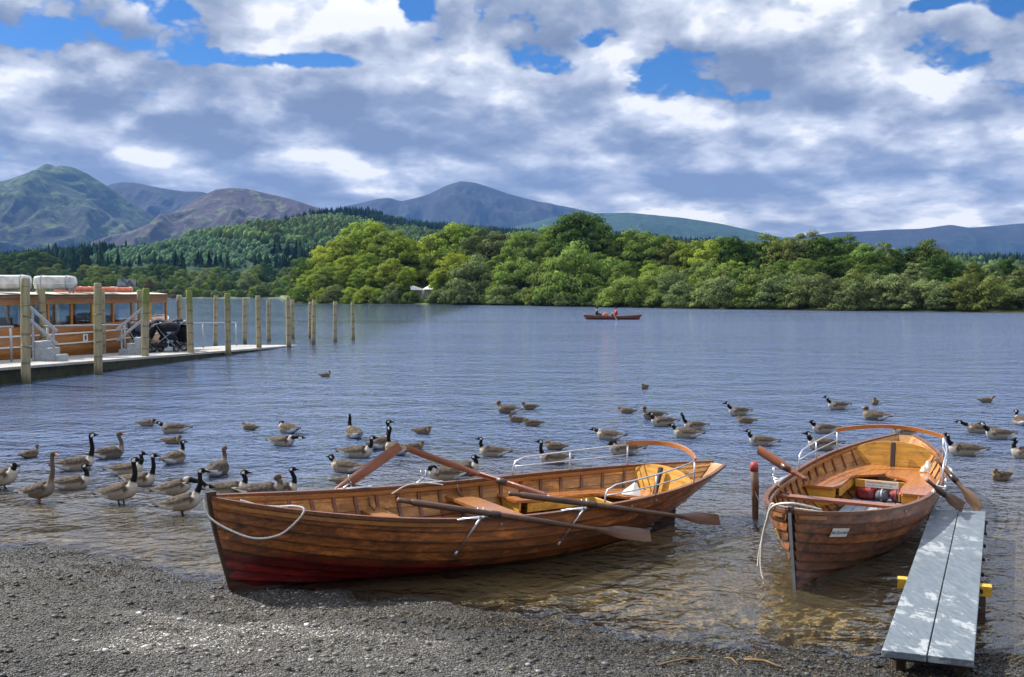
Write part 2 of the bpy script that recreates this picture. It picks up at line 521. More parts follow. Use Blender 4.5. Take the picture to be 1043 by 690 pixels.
def build_weed():
    """broken leaf and weed litter along the tide line"""
    n = 5200
    X = RNG.uniform(-5.2, 4.2, n)
    d = np.abs(RNG.normal(0, .16, n)) + RNG.choice([-.06, .02, .35, .8, 1.3], n, p=[.25, .35, .2, .1, .1])
    Y = shore_near(X) - d
    msk = fbm(X * 1.3, Y * 3, 4, 63) > -.02
    X, Y = X[msk], Y[msk]; n = len(X)
    Z = ground_h(X, Y) + .010
    L = RNG.uniform(.012, .05, n); W = RNG.uniform(.003, .010, n); a = RNG.normal(0.1, .7, n)
    ca, sa = np.cos(a), np.sin(a)
    dz = RNG.uniform(-.006, .010, n)
    h = .004
    pts = []
    for sx, sy, sz in ((-1, -1, 0), (1, -1, 0), (1, 1, 0), (-1, 1, 0), (0, 0, 1), (0, 0, -1)):
        x = sx * L * .5 * ca - sy * W * .5 * sa; y = sx * L * .5 * sa + sy * W * .5 * ca
        pts.append(np.stack([X + x, Y + y, Z + sx * dz + sz * h], -1))
    V = np.stack(pts, 1)
    f = np.array([(0, 1, 4), (1, 2, 4), (2, 3, 4), (3, 0, 4), (1, 0, 5), (2, 1, 5), (3, 2, 5), (0, 3, 5)])
    F = (f[None] + (np.arange(n) * 6)[:, None, None]).reshape(-1, 3)
    pal = np.array([(.022, .016, .008), (.05, .035, .015), (.10, .065, .025), (.20, .15, .06)])
    C = pal[RNG.choice(4, n, p=[.5, .28, .16, .06])]
    m, N = newmat('weed_litter')
    N.out(N.principled(N.attr('Col'), .7, .3))
    o = fast_mesh('weed_litter', V.reshape(-1, 3), F, m, smooth=False, colors=np.repeat(C, 6, 0))
    tag(o, 'dark strands of weed and leaf litter washed along the water edge', 'weed', kind='stuff')
build_weed()

def stick(px0, py0, px1, py1, r, label):
    a = Vector(on_z(px0, py0, .10)); b = Vector(on_z(px1, py1, .10))
    for q in (a, b): q.z = float(ground_h(q.x, q.y)) + .018
    mid = (a + b) / 2 + Vector((.01, .02, .012))
    mb = MB(); mb.tube([a, (a + mid) / 2 + Vector((0, .008, 0)), mid, (mid + b) / 2 - Vector((0, .008, 0)), b], [r, r * 1.1, r, r * .8, r * .5], 6)
    t = (a + mid) / 2
    mb.tube([t, t + Vector((.02, .05, .02)), t + Vector((.05, .08, .03))], [r * .5, r * .4, r * .2], 5)
    o = mb.build('stick', mat_simple('stick_wood', (.20, .13, .06), .8, .2, 0, .4, 30), None, True)
    tag(o, label, 'stick', 'sticks washed up on the shingle')
stick(672, 676, 722, 667, .007, 'pale forked stick lying on the shingle left of the other twigs')
stick(738, 663, 752, 672, .006, 'short thin twig on the shingle between two longer sticks')
stick(758, 664, 800, 674, .009, 'thicker brown stick on the shingle nearest the plank walkway')
# ------------------------------------------------------------------ rowing boats
BL = 5.65; HB = .74
def b_half(t):
    if t > 0: return .025 + (HB - .025) * max(0.0, 1 - t ** 2.05) ** .86
    return HB - (HB - .10) * (-t) ** 2.7
def z_sheer(t): return .485 + (.255 * t * t if t > 0 else .105 * t * t)
def z_keel(t):
    if t > 0: return -.12 + .10 * t ** 3
    return -.12 + .27 * (-t) ** 3.2
def section(t, u):
    """u 0 keel .. 1 gunwale -> (x, y, z) of the starboard-positive half"""
    b = b_half(t); zk, zs = z_keel(t), z_sheer(t)
    e = abs(t) ** 2.2
    th = u * math.pi / 2
    yf = math.sin(th) ** .80; zf = (1 - math.cos(th)) ** .92
    yv = u ** (1.15 if t > 0 else 1.35); zv = u ** .95
    yy = yf * (1 - e) + yv * e; zz = zf * (1 - e) + zv * e
    rk = .20 * (1 - u) ** 1.2 if t > 0 else .62 * (1 - u) ** 1.15
    x = t * (BL / 2 - rk)
    return x, b * yy, zk + (zs - zk) * zz

def hull_pt(x, u, side=1, inset=0.0):
    """point on the hull at given gunwale station x"""
    t = max(-1, min(1, x / (BL / 2)))
    X, y, z = section(t, u)
    return Vector((X, side * max(0.0, y - inset), z))

NS = 9
def build_boat(name, label, root_loc, rz, pitch, roll, opts):
    root = empty(name, root_loc)
    root.rotation_euler = (roll, pitch, rz)
    tag(root, label, 'rowing boat', 'varnished clinker rowing boats at the shore')
    rnd = random.Random(opts['seed'])
    ts = [(-1 + 2 * i / 72) for i in range(73)]
    # outer clinker skin
    mb = MB()
    for side in (1, -1):
        for k in range(NS):
            u0, u1 = k / NS, (k + 1) / NS
            tone = rnd.uniform(.62, 1.35)
            wv = [rnd.uniform(.72, 1.25) for _ in range(6)]
            rows = []
            for t in ts:
                row = []
                for q, (u, off) in enumerate(((u0, .0), (u0 + 1e-4, .019), (u0 + .10 * (u1 - u0), .0175), (u0 + .86 * (u1 - u0), .005), (u1, .002))):
                    x, y, z = section(t, min(1, u))
                    row.append((x, side * (y + off * (1 if k else .3)), z - (0.004 if q == 1 else 0)))
                if side > 0: row = row[::-1]
                rows.append(row)
            b = len(mb.v)
            mb.grid(rows)
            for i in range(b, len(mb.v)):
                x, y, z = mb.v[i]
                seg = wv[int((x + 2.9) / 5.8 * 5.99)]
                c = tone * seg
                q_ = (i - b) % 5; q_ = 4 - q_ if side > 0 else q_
                if q_ <= 1 or q_ == 4: c *= .22      # lap shading painted into the plank colour at strake edges
                lim = opts['red'](x)
                if z < lim: mb.c[i] = (c * .62, c * .09, c * .30)
                elif z < lim + .05: mb.c[i] = (c * .6, c * .55, c * .5)
                else: mb.c[i] = (c, c, c)
    # transom
    rows = []
    N_ = 14
    for s in (-1, 1):
        rows.append([(section(-1, u)[0] - .002, s * section(-1, u)[1], section(-1, u)[2]) for u in [i / N_ for i in range(N_ + 1)]])
    mb.grid(rows)
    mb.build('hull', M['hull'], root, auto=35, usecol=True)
    # inner skin
    mb = MB()
    for side in (1, -1):
        for k in range(NS):
            tone = rnd.uniform(.75, 1.3)
            rows = []
            for t in ts:
                row = []
                for u, off in ((k / NS, .020), ((k + 1) / NS - 2e-3, .012)):
                    x, y, z = section(t, max(u, .06)); y = max(y - off, .001)
                    row.append((x * .992, side * y, min(z + .014, z_sheer(t) - .003)))
                if side < 0: row = row[::-1]
                rows.append(row)
            mb.grid(rows, (tone, tone, tone))
    rows = [[(section(-1, u)[0] * .992 + .004, s * section(-1, u)[1] * 1.0, section(-1, u)[2]) for u in [i / N_ for i in range(N_ + 1)]] for s in (1, -1)]
    mb.grid(rows)
    mb.build('inner_planking', M['hull_in'], root, auto=30, usecol=True)
    # gunwale cap, outer rubbing strake, inwale
    def gun(name, mat, yo0, yo1, z0, z1, t0=-1.0, t1=1.0, parent=root):
        mb = MB()
        for side in (1, -1):
            rows = []
            n = 60
            for i in range(n + 1):
                t = t0 + (t1 - t0) * i / n
                x, y, z = section(t, 1.0)
                y = max(y, .012)
                q = [(x, side * max(.004, y + yo0), z + z0), (x, side * max(.005, y + yo1), z + z0), (x, side * max(.005, y + yo1), z + z1), (x, side * max(.004, y + yo0), z + z1)]
                if side > 0: q = q[::-1]
                rows.append(q)
            b = len(mb.v)
            mb.grid(rows, closed_u=True)
            m = len(rows)
            mb.f.append((b, b + 1, b + 2, b + 3)); mb.f.append(tuple(b + (m - 1) * 4 + j for j in (3, 2, 1, 0)))
        return mb.build(name, mat, parent, auto=40)
    gun('gunwale', M['rib_wood'], -.026, .016, -.012, .016)
    gun('rubbing_strake', M['trim'], .004, .024, -.052, -.022, opts['strake'][0], opts['strake'][1])
    gun('inwale', M['trim'], -.058, -.034, -.045, -.014, -.86, .93)
    # stem, keel, skeg
    mb = MB()
    pts = [section(1, u) for u in [i / 12 for i in range(13)]]
    rows = []
    for x, y, z in pts:
        rows.append([(x - .05, .020, z), (x + .028, .013, z), (x + .028, -.013, z), (x - .05, -.020, z)])
    x, y, z = pts[-1]
    rows.append([(x - .045, .02, z + .05), (x + .034, .013, z + .045), (x + .034, -.013, z + .045), (x - .045, -.02, z + .05)])
    mb.grid(rows, closed_u=True); b = len(mb.v); mb.f.append((b - 4, b - 3, b - 2, b - 1))
    st = mb.build('stem', M['dark_wood'], root, auto=40)
    if opts.get('stem_band'):
        mb = MB(); rows = []
        for x, y, z in pts:
            rows.append([(x + .0285, .013, z), (x + .034, .012, z), (x + .034, -.012, z), (x + .0285, -.013, z)])
        mb.grid(rows, closed_u=True); mb.build('metal_band', M['metal_grey'], st, auto=40)
    mb = MB(); rows = []
    for i in range(41):
        t = -1 + 2 * i / 40
        x, y, z = section(t, 0)
        dz = .05 if t > -.6 else .05 + (-t - .6) * .25
        rows.append([(x, .018, z + .02), (x, .016, z - dz), (x, -.016, z - dz), (x, -.018, z + .02)])
    mb.grid(rows, closed_u=True)
    mb.f.append((0, 1, 2, 3)); b = len(mb.v); mb.f.append((b - 1, b - 2, b - 3, b - 4))
    mb.build('keel', M['dark_wood'], root, auto=40)
    if opts.get('shoe'):
        mb = MB()
        x0 = section(1, 0)[0]
        mb.v = []; vs = []
        for y in (-.02, .02):
            vs += [(x0 + .05, y, .07), (x0 - .17, y, -.015), (x0 - .06, y, -.10), (x0 - .02, y, -.115)]
        mb.add(vs, [(3, 2, 1, 0), (4, 5, 6, 7), (0, 1, 5, 4), (1, 2, 6, 5), (2, 3, 7, 6), (3, 0, 4, 7)])
        mb.build('skeg', M['dark_wood'], root)
    # ribs
    for i in range(19):
        x = -2.15 + i * .245
        mb = MB()
        w = .016
        for side in (1, -1):
            rows = []
            for j in range(13):
                u = .10 + .885 * j / 12
                p = hull_pt(x, u, side, .020); q = hull_pt(x, u, side, .038)
                zc = z_sheer(x / (BL / 2)) - .012
                p.z = min(p.z, zc); q.z = min(q.z + .012, zc)
                r = [(p.x - w, p.y, p.z), (p.x + w, p.y, p.z), (q.x + w, q.y, q.z), (q.x - w, q.y, q.z)]
                if side < 0: r = r[::-1]
                rows.append(r)
            mb.grid(rows, closed_u=True)
        mb.build('rib', M['rib_wood'], root, auto=40)
    # floorboards
    mb = MB()
    for k, yc in enumerate((-.24, -.12, 0, .12, .24)):
        x1 = 1.95 - abs(yc) * 2.6; x0 = -1.9 + abs(yc) * 1.2
        mb.box(((x0 + x1) / 2, yc, .070), (x1 - x0, .112, .018), bev=.003)
    mb.build('floorboards', M['floor_grey'], root)
    # thwarts
    def w_at(x, z):
        best = .1
        for j in range(41):
            p = hull_pt(x, j / 40, 1, .022)
            if p.z <= z: best = p.y
        return best
    for tx, tz, wd in opts['thwarts']:
        mb = MB()
        ya, yb = w_at(tx - wd / 2, tz), w_at(tx + wd / 2, tz)
        vs = []
        for z in (tz - .028, tz):
            vs += [(tx - wd / 2, -ya, z), (tx + wd / 2, -yb, z), (tx + wd / 2, yb, z), (tx - wd / 2, ya, z)]
        mb.add(vs, [(3, 2, 1, 0), (4, 5, 6, 7), (0, 1, 5, 4), (1, 2, 6, 5), (2, 3, 7, 6), (3, 0, 4, 7)])
        se = mb.build('seat', opts.get('thwart_mat', M['trim']), root)
        for s in (-1, 1):   # knees over the thwart end
            mb = MB(); mb.tube([(tx, s * (ya - .015), tz + .10), (tx, s * (ya - .035), tz + .03), (tx, s * (ya - .12), tz + .008)], [.012, .014, .008], 6)
            mb.build('knee', M['rib_wood'], se, True)
    # low stringers on the inside
    mb = MB()
    for s in (1, -1):
        for u in (.62, .68):
            mb.tube([hull_pt(x_ / 10, u, s, .045) for x_ in range(-21, 25)], .010, 6)
    mb.build('stringer', M['rib_wood'], root, True)
    # breasthook in the bow
    mb = MB()
    bx = section(1, 1)[0]
    poly = []
    for i in range(9):
        t = .91 + .08 * i / 8; x, y, z = section(t, 1); poly.append((x, y - .03 if y > .05 else y * .3))
    pl = [(x, y) for x, y in poly] + [(x, -y) for x, y in poly[::-1]]
    zs_ = z_sheer(.93) - .03
    mb.prism(pl, zs_ - .03, zs_); mb.build('breasthook', M['rib_wood'], root)
    # stern bench, U shaped
    bx0, bx1, xs = -2.05, opts['bench'], opts['cross']
    zt = .335
    mb = MB()
    def plank_poly(s):
        o = []; n = 16
        for i in range(n + 1):
            x = bx0 + (bx1 - bx0) * i / n
            o.append((x, s * (w_at(x, zt) - .004)))
        return o
    for s in (1, -1):
        outer = plank_poly(s)
        inner = []
        n = 16
        for i in range(n + 1):
            x = bx1 + (bx0 - bx1) * i / n
            k = min(1, max(0, (xs - x) / .28 + .5)); k = k * k * (3 - 2 * k)
            endk = max(0, (x - (bx1 - .28)) / .28)
            yi = .30 * (1 - k) + .003 * k + endk * endk * .06
            inner.append((x, s * min(yi, w_at(x, zt) - .03)))
        pl = outer + inner
        if s > 0: pl = pl[::-1]
        mb.prism(pl, zt - .026, zt)
    bench = mb.build('seat', M['seat_wood'], root)
    # bench fascia (yellow) : sides, cross piece, ends
    mb = MB()
    for s in (1, -1):
        y0 = .31
        mb.box(((xs + bx1) / 2 - .05, s * y0, zt - .075), (bx1 - xs - .12, .016, .085), bev=.003)
        wq = w_at(bx1 - .03, zt - .03) - .02
        vs = []
        prof = [(.335, zt - .028), (wq, zt - .028), (wq - .05, zt - .15), (wq - .14, zt - .24), (.37, zt - .19), (.34, zt - .10)]
        for x in (bx1 - .05, bx1 - .028):
            vs += [(x, s * y, z) for y, z in prof]
        m_ = len(prof); fl = [tuple(range(m_)), tuple(range(2 * m_ - 1, m_ - 1, -1))] + [(i, m_ + i, m_ + (i + 1) % m_, (i + 1) % m_) for i in range(m_)]
        mb.add(vs, fl)
    mb.box((xs + .14, 0, zt - .075), (.018, .54, .09), bev=.004)
    fa = mb.build('bench_panel', M['yellow_wood'], bench)
    # bulkhead / seat back with vertical post
    mb = MB(); xb = bx0 + .10
    wt = w_at(xb, .50); prof = []
    for i in range(13):
        a = math.pi * i / 12
        prof.append((wt * math.cos(a) * .98, .47 + .15 * math.sin(a)))
    prof += [(-w_at(xb, .33) * .96, .337), (w_at(xb, .33) * .96, .337)]
    vs = []
    for dx in (0, .022): vs += [(xb - dx - (z - .3) * .25, y, z) for y, z in prof]
    m_ = len(prof); fl = [tuple(range(m_)), tuple(range(2 * m_ - 1, m_ - 1, -1))] + [(i, m_ + i, m_ + (i + 1) % m_, (i + 1) % m_) for i in range(m_)]
    mb.add(vs, fl)
    bk = mb.build('backrest', M['yellow_wood'], root)
    mb = MB(); mb.box((xb + .01, 0, .47), (.035, .055, .30), ry=-.24, bev=.008)
    mb.build('post', M['dark_wood'], bk)
    # stern deck piece
    mb = MB(); pl = []
    for i in range(7):
        x = -2.36 + .24 * i / 6; pl.append((x, w_at(x, .43) - .03))
    pl2 = pl + [(x, -y) for x, y in pl[::-1]]
    if opts.get('deck'): mb.prism(pl2[::-1], .440, .462); mb.build('stern_deck', M['yellow_wood'], root)
    # curved back rail + metal side rails
    xr = opts['rail']; zr = z_sheer(xr / (BL / 2)) + .245
    yr = b_half(xr / (BL / 2)) + .0
    mb = MB(); rows = []
    n = 26
    for i in range(n + 1):
        a = -1 + 2 * i / n
        y = yr * a * 1.02; x = xr - .20 * (1 - a * a); z = zr + .055 * (1 - a * a)
        hw, hh = .013, .022
        rows.append([(x - hw, y, z - hh), (x + hw, y, z - hh), (x + hw + .004, y, z + hh), (x - hw, y, z + hh)])
    mb.grid(rows, closed_u=True); mb.f.append((0, 1, 2, 3)); b = len(mb.v); mb.f.append((b - 1, b - 2, b - 3, b - 4))
    mb.build('back_rail', M['rail_wood'], root, auto=40)
    for s in (1, -1):
        mb = MB()
        def g(x, dz, k=0.0):
            p = hull_pt(x, 1, s, -.002); return Vector((p.x, p.y - s * k, p.z + dz))
        xf = opts['rail_front']
        top = [g(xr + .0, .235)] + [g(xr + (xf - xr) * q, .235 - .05 * q) for q in (.25, .5, .75, .92)] + [g(xf, .15), g(xf + .02, .10), g(xf + .03, -.02)]
        mb.tube(top, .0085, 8)
        low = [g(xr, .125)] + [g(xr + (xf - xr) * q, .115 - .015 * q) for q in (.25, .5, .75, 1.0)]
        mb.tube(low, .0065, 8)
        for q in (0, .5):
            mb.tube([g(xr + (xf - xr) * q, -.03), g(xr + (xf - xr) * q, .235 - .05 * q)], .0085, 8)
        mb.build('side_rail', M['metal'], root, True)
    # rowlock outriggers with stay
    for x_, s in opts['locks']:
        mb = MB()
        p = hull_pt(x_, 1, s, 0)
        mb.box((x_, p.y - s * .0, p.z + .020), (.34, .045, .008), col=None, bev=.002)
        mb.tube([(x_ + .12, p.y, p.z + .026), (x_ + .03, p.y + s * .09, p.z + .035), (x_ - .03, p.y + s * .09, p.z + .035), (x_ - .12, p.y, p.z + .026)], .008, 6)
        mb.tube([(x_, p.y + s * .09, p.z + .03), (x_, p.y + s * .09, p.z + .06)], .011, 8)
        for e in (-1, 1):
            mb.tube([(x_, p.y + s * .09, p.z + .06), (x_ + e * .03, p.y + s * .09, p.z + .085), (x_ + e * .028, p.y + s * .09, p.z + .125)], .006, 6)
        q = hull_pt(x_ + .12, .66, s, -.016)
        mb.tube([(x_, p.y + s * .088, p.z + .03), (q.x, q.y, q.z)], .009, 6)
        mb.tube([(q.x + .02, q.y, q.z - .02), (q.x - .01, q.y, q.z + .02)], .014, 6)
        mb.build('rowlock', M['metal'], root, True)
    # little studs along the gunwale
    for x_ in [-1.3, -.95, .55, 1.25]:
        for s in (1, -1):
            mb = MB(); p = hull_pt(x_, .955, s, -.014)
            mb.tube([(p.x, p.y, p.z), (p.x, p.y + s * .008, p.z)], .010, 8)
            mb.build('stud', M['metal'], root)
    return root

# ------------ placement
def boat_frame(bow_px, stern_px, zb, zs):
    a = Vector(on_z(*bow_px, zb)); b = Vector(on_z(*stern_px, zs))
    mid = (a + b) / 2; d = a - b
    return (mid.x, mid.y), math.atan2(d.y, d.x), math.hypot(d.x, d.y)

m1, rz1, L1 = boat_frame((214, 507), (738, 468), .80, .57)
m2, rz2, L2 = boat_frame((808, 521), (921, 441), .645, .63)
print('BOATS', m1, math.degrees(rz1), L1, m2, math.degrees(rz2), L2)
boat1 = build_boat('rowing_boat', 'long varnished rowing boat seen side on with its red painted bow on the shingle',
    (m1[0] - .07, m1[1], .0), rz1, R(-1.2), R(-2.6), dict(seed=3, red=lambda x: -.02 + .112 * x, strake=(.32, .985), bench=-.38, cross=-1.45, rail=-1.95, rail_front=-.62,
    thwarts=[(1.12, .36, .20), (.10, .37, .26)], thwart_mat=M['trim'], locks=[(.80, 1), (-.27, 1), (.42, -1), (1.25, -1)], shoe=True, deck=True))
boat2 = build_boat('rowing_boat', 'varnished rowing boat seen bow on with white name plate beside the grey plank walkway',
    (m2[0], m2[1], -.04), rz2, R(.9), R(0), dict(seed=8, red=lambda x: -.01, strake=(.9, .99), bench=-.35, cross=-1.25, rail=-1.65, rail_front=-.45,
    thwarts=[(.68, .42, .13)], thwart_mat=M['oar_red'], locks=[(.12, 1), (.3, -1)], stem_band=True))
for b_ in (boat1, boat2): b_.rotation_mode = 'XYZ'
bpy.context.view_layer.update()

def local_to_world(o, p):
    Mx = Matrix.Translation(o.location) @ o.rotation_euler.to_matrix().to_4x4()
    return Mx @ Vector(p)

def text(name, body, size, mat, parent, loc, rot, ext=.0006, ax='CENTER'):
    c = bpy.data.curves.new(name, 'FONT'); c.body = body; c.size = size; c.extrude = ext
    c.align_x = ax; c.align_y = 'CENTER'
    c.materials.append(mat)
    o = bpy.data.objects.new(name, c); COL.objects.link(o)
    bpy.context.view_layer.update()
    me = bpy.data.meshes.new_from_object(o.evaluated_get(bpy.context.evaluated_depsgraph_get()))
    bpy.data.objects.remove(o); me.name = name
    o = bpy.data.objects.new(name, me); COL.objects.link(o)
    if parent: o.parent = parent
    o.location = loc; o.rotation_euler = rot
    return o

# name plate on the port bow of boat 2 (right hand side in the picture)
def side_plate(boat, x, u, s, w, h, mat, name):
    p = hull_pt(x, u, s, -.016); q = hull_pt(x - .1, u, s, -.016); r = hull_pt(x, u + .06, s, -.016)
    tx = (p - q).normalized() * (-1 if s > 0 else 1); up = (r - p).normalized(); nrm = tx.cross(up).normalized(); up = nrm.cross(tx)
    e = Matrix((tx, up, nrm)).transposed()
    mb = MB()
    o = Vector(p) + nrm * .008
    vs = []
    for z in (0, .006):
        for a, b in ((-w / 2, -h / 2), (w / 2, -h / 2), (w / 2, h / 2), (-w / 2, h / 2)):
            vs.append(o + e @ Vector((a, b, z)))
    mb.add(vs, [(3, 2, 1, 0), (4, 5, 6, 7), (0, 1, 5, 4), (1, 2, 6, 5), (2, 3, 7, 6), (3, 0, 4, 7)])
    pl = mb.build(name, mat, boat)
    return pl, o + nrm * .0075, e
pl, o_, e_ = side_plate(boat2, 2.33, .80, 1, .235, .075, M['white'], 'name_plate')
text('lettering', 'NICOLA MAY', .040, M['dark_txt'], pl, o_, e_.to_euler())
side_plate(boat2, 2.45, .72, -1, .10, .09, M['yellow_paint'], 'yellow_patch')
pl2, o_, e_ = side_plate(boat1, 1.1, .99, -1, .001, .001, M['white'], 'x') if False else (None, None, None)

# warning plate under the cross seat of boat 2, facing the bow
mb = MB(); mb.box((-1.098, 0.02, .262), (.004, .36, .078)); wp = mb.build('warning_plate', M['white'], boat2)
rt = (math.pi / 2, 0, math.pi / 2)
text('lettering', 'WARNING', .032, M['red_txt'], wp, (-1.0945, -.145, .278), rt, ax='LEFT')
text('lettering', 'Persons using our', .024, M['dark_txt'], wp, (-1.0945, .005, .278), rt, ax='LEFT')
text('lettering', 'boats do so at their own risk', .0235, M['red_txt'], wp, (-1.0945, -.145, .246), rt, ax='LEFT')

# life vests / bags in boat 2
def blob_bag(name, mat, label, cat, loc, size, seed, rz=0.0, band=None, group=None):
    n, m = 18, 26
    rows = []
    rr = random.Random(seed); ph = [rr.uniform(0, 6) for _ in range(6)]
    for i in range(n + 1):
        a = math.pi * i / n - math.pi / 2
        row = []
        for k in range(m):
            b = 2 * math.pi * k / m
            w = 1 + .07 * math.sin(3 * b + ph[0]) + .05 * math.sin(5 * b + ph[1] + 3 * a) + .05 * math.sin(4 * a + ph[2])
            ce = abs(math.cos(a)) ** .55
            row.append((size[0] / 2 * ce * math.copysign(abs(math.cos(b)) ** .7, math.cos(b)) * w, size[1] / 2 * ce * math.copysign(abs(math.sin(b)) ** .7, math.sin(b)) * w, size[2] / 2 * math.sin(a)))
        rows.append(row)
    e = empty(name, loc, rz)
    tag(e, label, cat, group)
    mb = MB(); mb.grid(rows, closed_u=True); mb.build('body', mat, e, True)
    if band:
        mb = MB()
        pts = [(size[0] * .53 * math.cos(a) * .9, band[0], size[2] * .53 * math.sin(a)) for a in [2 * math.pi * i / 24 for i in range(24)]]
        mb.tube(pts, .012, 6, closed=True); mb.build('strap', band[1], e, True)
    return e
W = lambda p: tuple(local_to_world(boat2, p))
blob_bag('life_vest', M['red_bag'], 'red life vest stowed on the left under the warning plate of the boat', 'life vest', W((-1.14, -.15, .15)), (.20, .24, .14), 1, rz2, (.05, M['grey_bag']))
blob_bag('life_vest', M['red_bag'], 'red life vest stowed on the right under the warning plate of the boat', 'life vest', W((-1.14, .20, .15)), (.20, .18, .15), 2, rz2, (-.02, M['grey_bag']))
blob_bag('bag', M['grey_bag'], 'small grey bag between two red life vests inside the boat', 'bag', W((-1.08, .03, .145)), (.14, .15, .12), 3, rz2, (.0, M['metal_grey']))
# white triangular cloth at the stern quarter of boat 2 and boat 1
def cloth_tri(boat, p, label, sc=1.0):
    mb = MB(); n = 8; rows = []
    for i in range(n + 1):
        u = i / n; row = []
        for j in range(n + 1):
            v = j / n
            x = (u - .5) * .26 * (1 - .75 * v) * sc; z = v * .17 * sc; y = .06 * math.sin(3 * u + 1) * (1 - v) - v * .05 + .012 * math.sin(9 * u + 4 * v)
            row.append((p[0] + y, p[1] + x, p[2] + z))
        rows.append(row)
    mb.grid(rows)
    rows2 = [[(x - .004, y, z) for x, y, z in r][::-1] for r in rows]; mb.grid(rows2)
    o = mb.build('cloth', M['white'], None, True)
    o.location = boat.location; o.rotation_euler = boat.rotation_euler
    return tag(o, label, 'cloth', 'white cloths lying in the boat sterns')
cloth_tri(boat2, (-1.72, .42, .35), 'crumpled white cloth on the stern seat of the boat seen bow on', .62)
cloth_tri(boat1, (-1.62, -.05, .345), 'folded white cloth on the stern seat of the boat seen side on', .7)

# ------------ oars
def oar(a, b, label, mat, blade=.62, twist=0.0, r=.024, bw=.062, handle=True, group='wooden oars'):
    a = Vector(a); b = Vector(b); L = (b - a).length
    e = empty('oar', a); tag(e, label, 'oar', group)
    e.rotation_mode = 'QUATERNION'
    e.rotation_quaternion = (b - a).to_track_quat('X', 'Z') @ Matrix.Rotation(twist, 3, 'X').to_quaternion()
    mb = MB()
    xs = [.12, .16, .5 * L, L - blade, L - blade * .9]
    mb.tube([(x, 0, 0) for x in xs], [r * .8, r * 1.15, r * 1.05, r * .85, r * .75], 10)
    mb.build('shaft', mat, e, True)
    mb = MB(); mb.tube([(0, 0, 0), (.015, 0, 0), (.06, 0, 0), (.125, 0, 0)], [r * .7, r * .85, r * .7, r * .8], 10)
    mb.build('grip', M['oar'], e, True)
    mb = MB(); rows = []
    n = 14
    for i in range(n + 1):
        q = i / n; x = L - blade * (1 - q) - .04 * (1 - q)
        w = r * .8 + (bw - r * .8) * min(1, q / .45) ** 1.3 * (1 if q < .9 else 1 - (q - .9) * 1.6)
        h = r * .72 * (1 - q) ** 1.2 + .006
        cz = .03 * q * q
        rows.append([(x, -w, cz + .01 * q), (x, -w * .5, cz + h), (x, 0, cz + h * 1.1), (x, w * .5, cz + h), (x, w, cz + .01 * q), (x, w * .5, cz - h), (x, 0, cz - h * 1.1), (x, -w * .5, cz - h)])
    mb.grid(rows, closed_u=True); mb.f.append(tuple(range(8))); b0 = len(mb.v); mb.f.append(tuple(range(b0 - 1, b0 - 9, -1)))
    mb.build('blade', mat, e, auto=50)
    mb = MB(); mb.tube([(L * .33, 0, 0), (L * .33 + .10, 0, 0)], [r * 1.35, r * 1.35], 10)
    mb.build('collar', M['dark_wood'], e, True)
    return e
def via(boat, x, s, tip, k):
    p = hull_pt(x, 1, s, 0); rl = local_to_world(boat, (p.x, p.y + s * .09, p.z + .085))
    inv = (Matrix.Translation(boat.location) @ boat.rotation_euler.to_matrix().to_4x4()).inverted()
    z = tip[2]
    while True:      # raise the tip along its sight line until the shaft clears the planking
        T_ = Vector(on_z(tip[0], tip[1], z)); ok = True
        for q in range(1, 21):
            w_ = inv @ rl.lerp(T_, q / 20)
            t_ = max(-.99, min(.99, w_.x / (BL / 2 - .1)))
            yy = 0
            for j in range(21):
                X_, Y_, Z_ = section(t_, j / 20)
                if Z_ <= w_.z + .03: yy = Y_
            if w_.z < z_sheer(t_) + .04 and abs(w_.x) < BL / 2 and w_.y * s < yy + .045: ok = False
        if ok or z > .6: break
        z += .02
    print('TIPZ', z); tip = T_
    return rl + (rl - tip) * k, tip
oar(*via(boat1, .80, 1, (660, 547, .02), .42), 'oar crossing the near side of the side on boat, the one closer to the camera', M['oar'], twist=R(62))
oar(*via(boat1, -.27, 1, (730, 531, .0), .46), 'oar resting over the near gunwale with blade touching the water near the stern', M['oar'], twist=R(62))
# far side oars: blade up outside the hull, grip low inside
A = Vector(on_z(409, 455, .98)); Bq = Vector(on_z(349, 496, .60)); oar(Bq + (Bq - A) * .95, A, 'oar with its broad blade raised to the right beyond the side on boat', M['oar_red'], .95, twist=R(75), bw=.048)
A = Vector(on_z(413, 459, .80)); Bq = Vector(on_z(500, 487, .58)); oar(Bq + (Bq - A) * .75, A, 'oar with its thin blade tip raised to the left beyond the side on boat', M['oar_red'], .95, twist=R(70), bw=.042)
# boat 2
A = Vector(on_z(770, 459, .78)); Bq = Vector(on_z(810, 482, .60)); oar(Bq + (Bq - A) * .30, A, 'oar jutting out to the left over the gunwale of the bow on boat', M['oar_red'], .55, twist=R(78), bw=.055)
oar(on_z(944, 489, .60), on_z(978, 517, .30), 'oar leaning out over the right gunwale with blade on the plank end', M['oar'], .24, twist=R(80), bw=.06)
oar(on_z(953, 467, .66), on_z(1000, 519, .22), 'longer oar reaching past the far right corner of the plank', M['oar'], .28, twist=R(80), bw=.06)

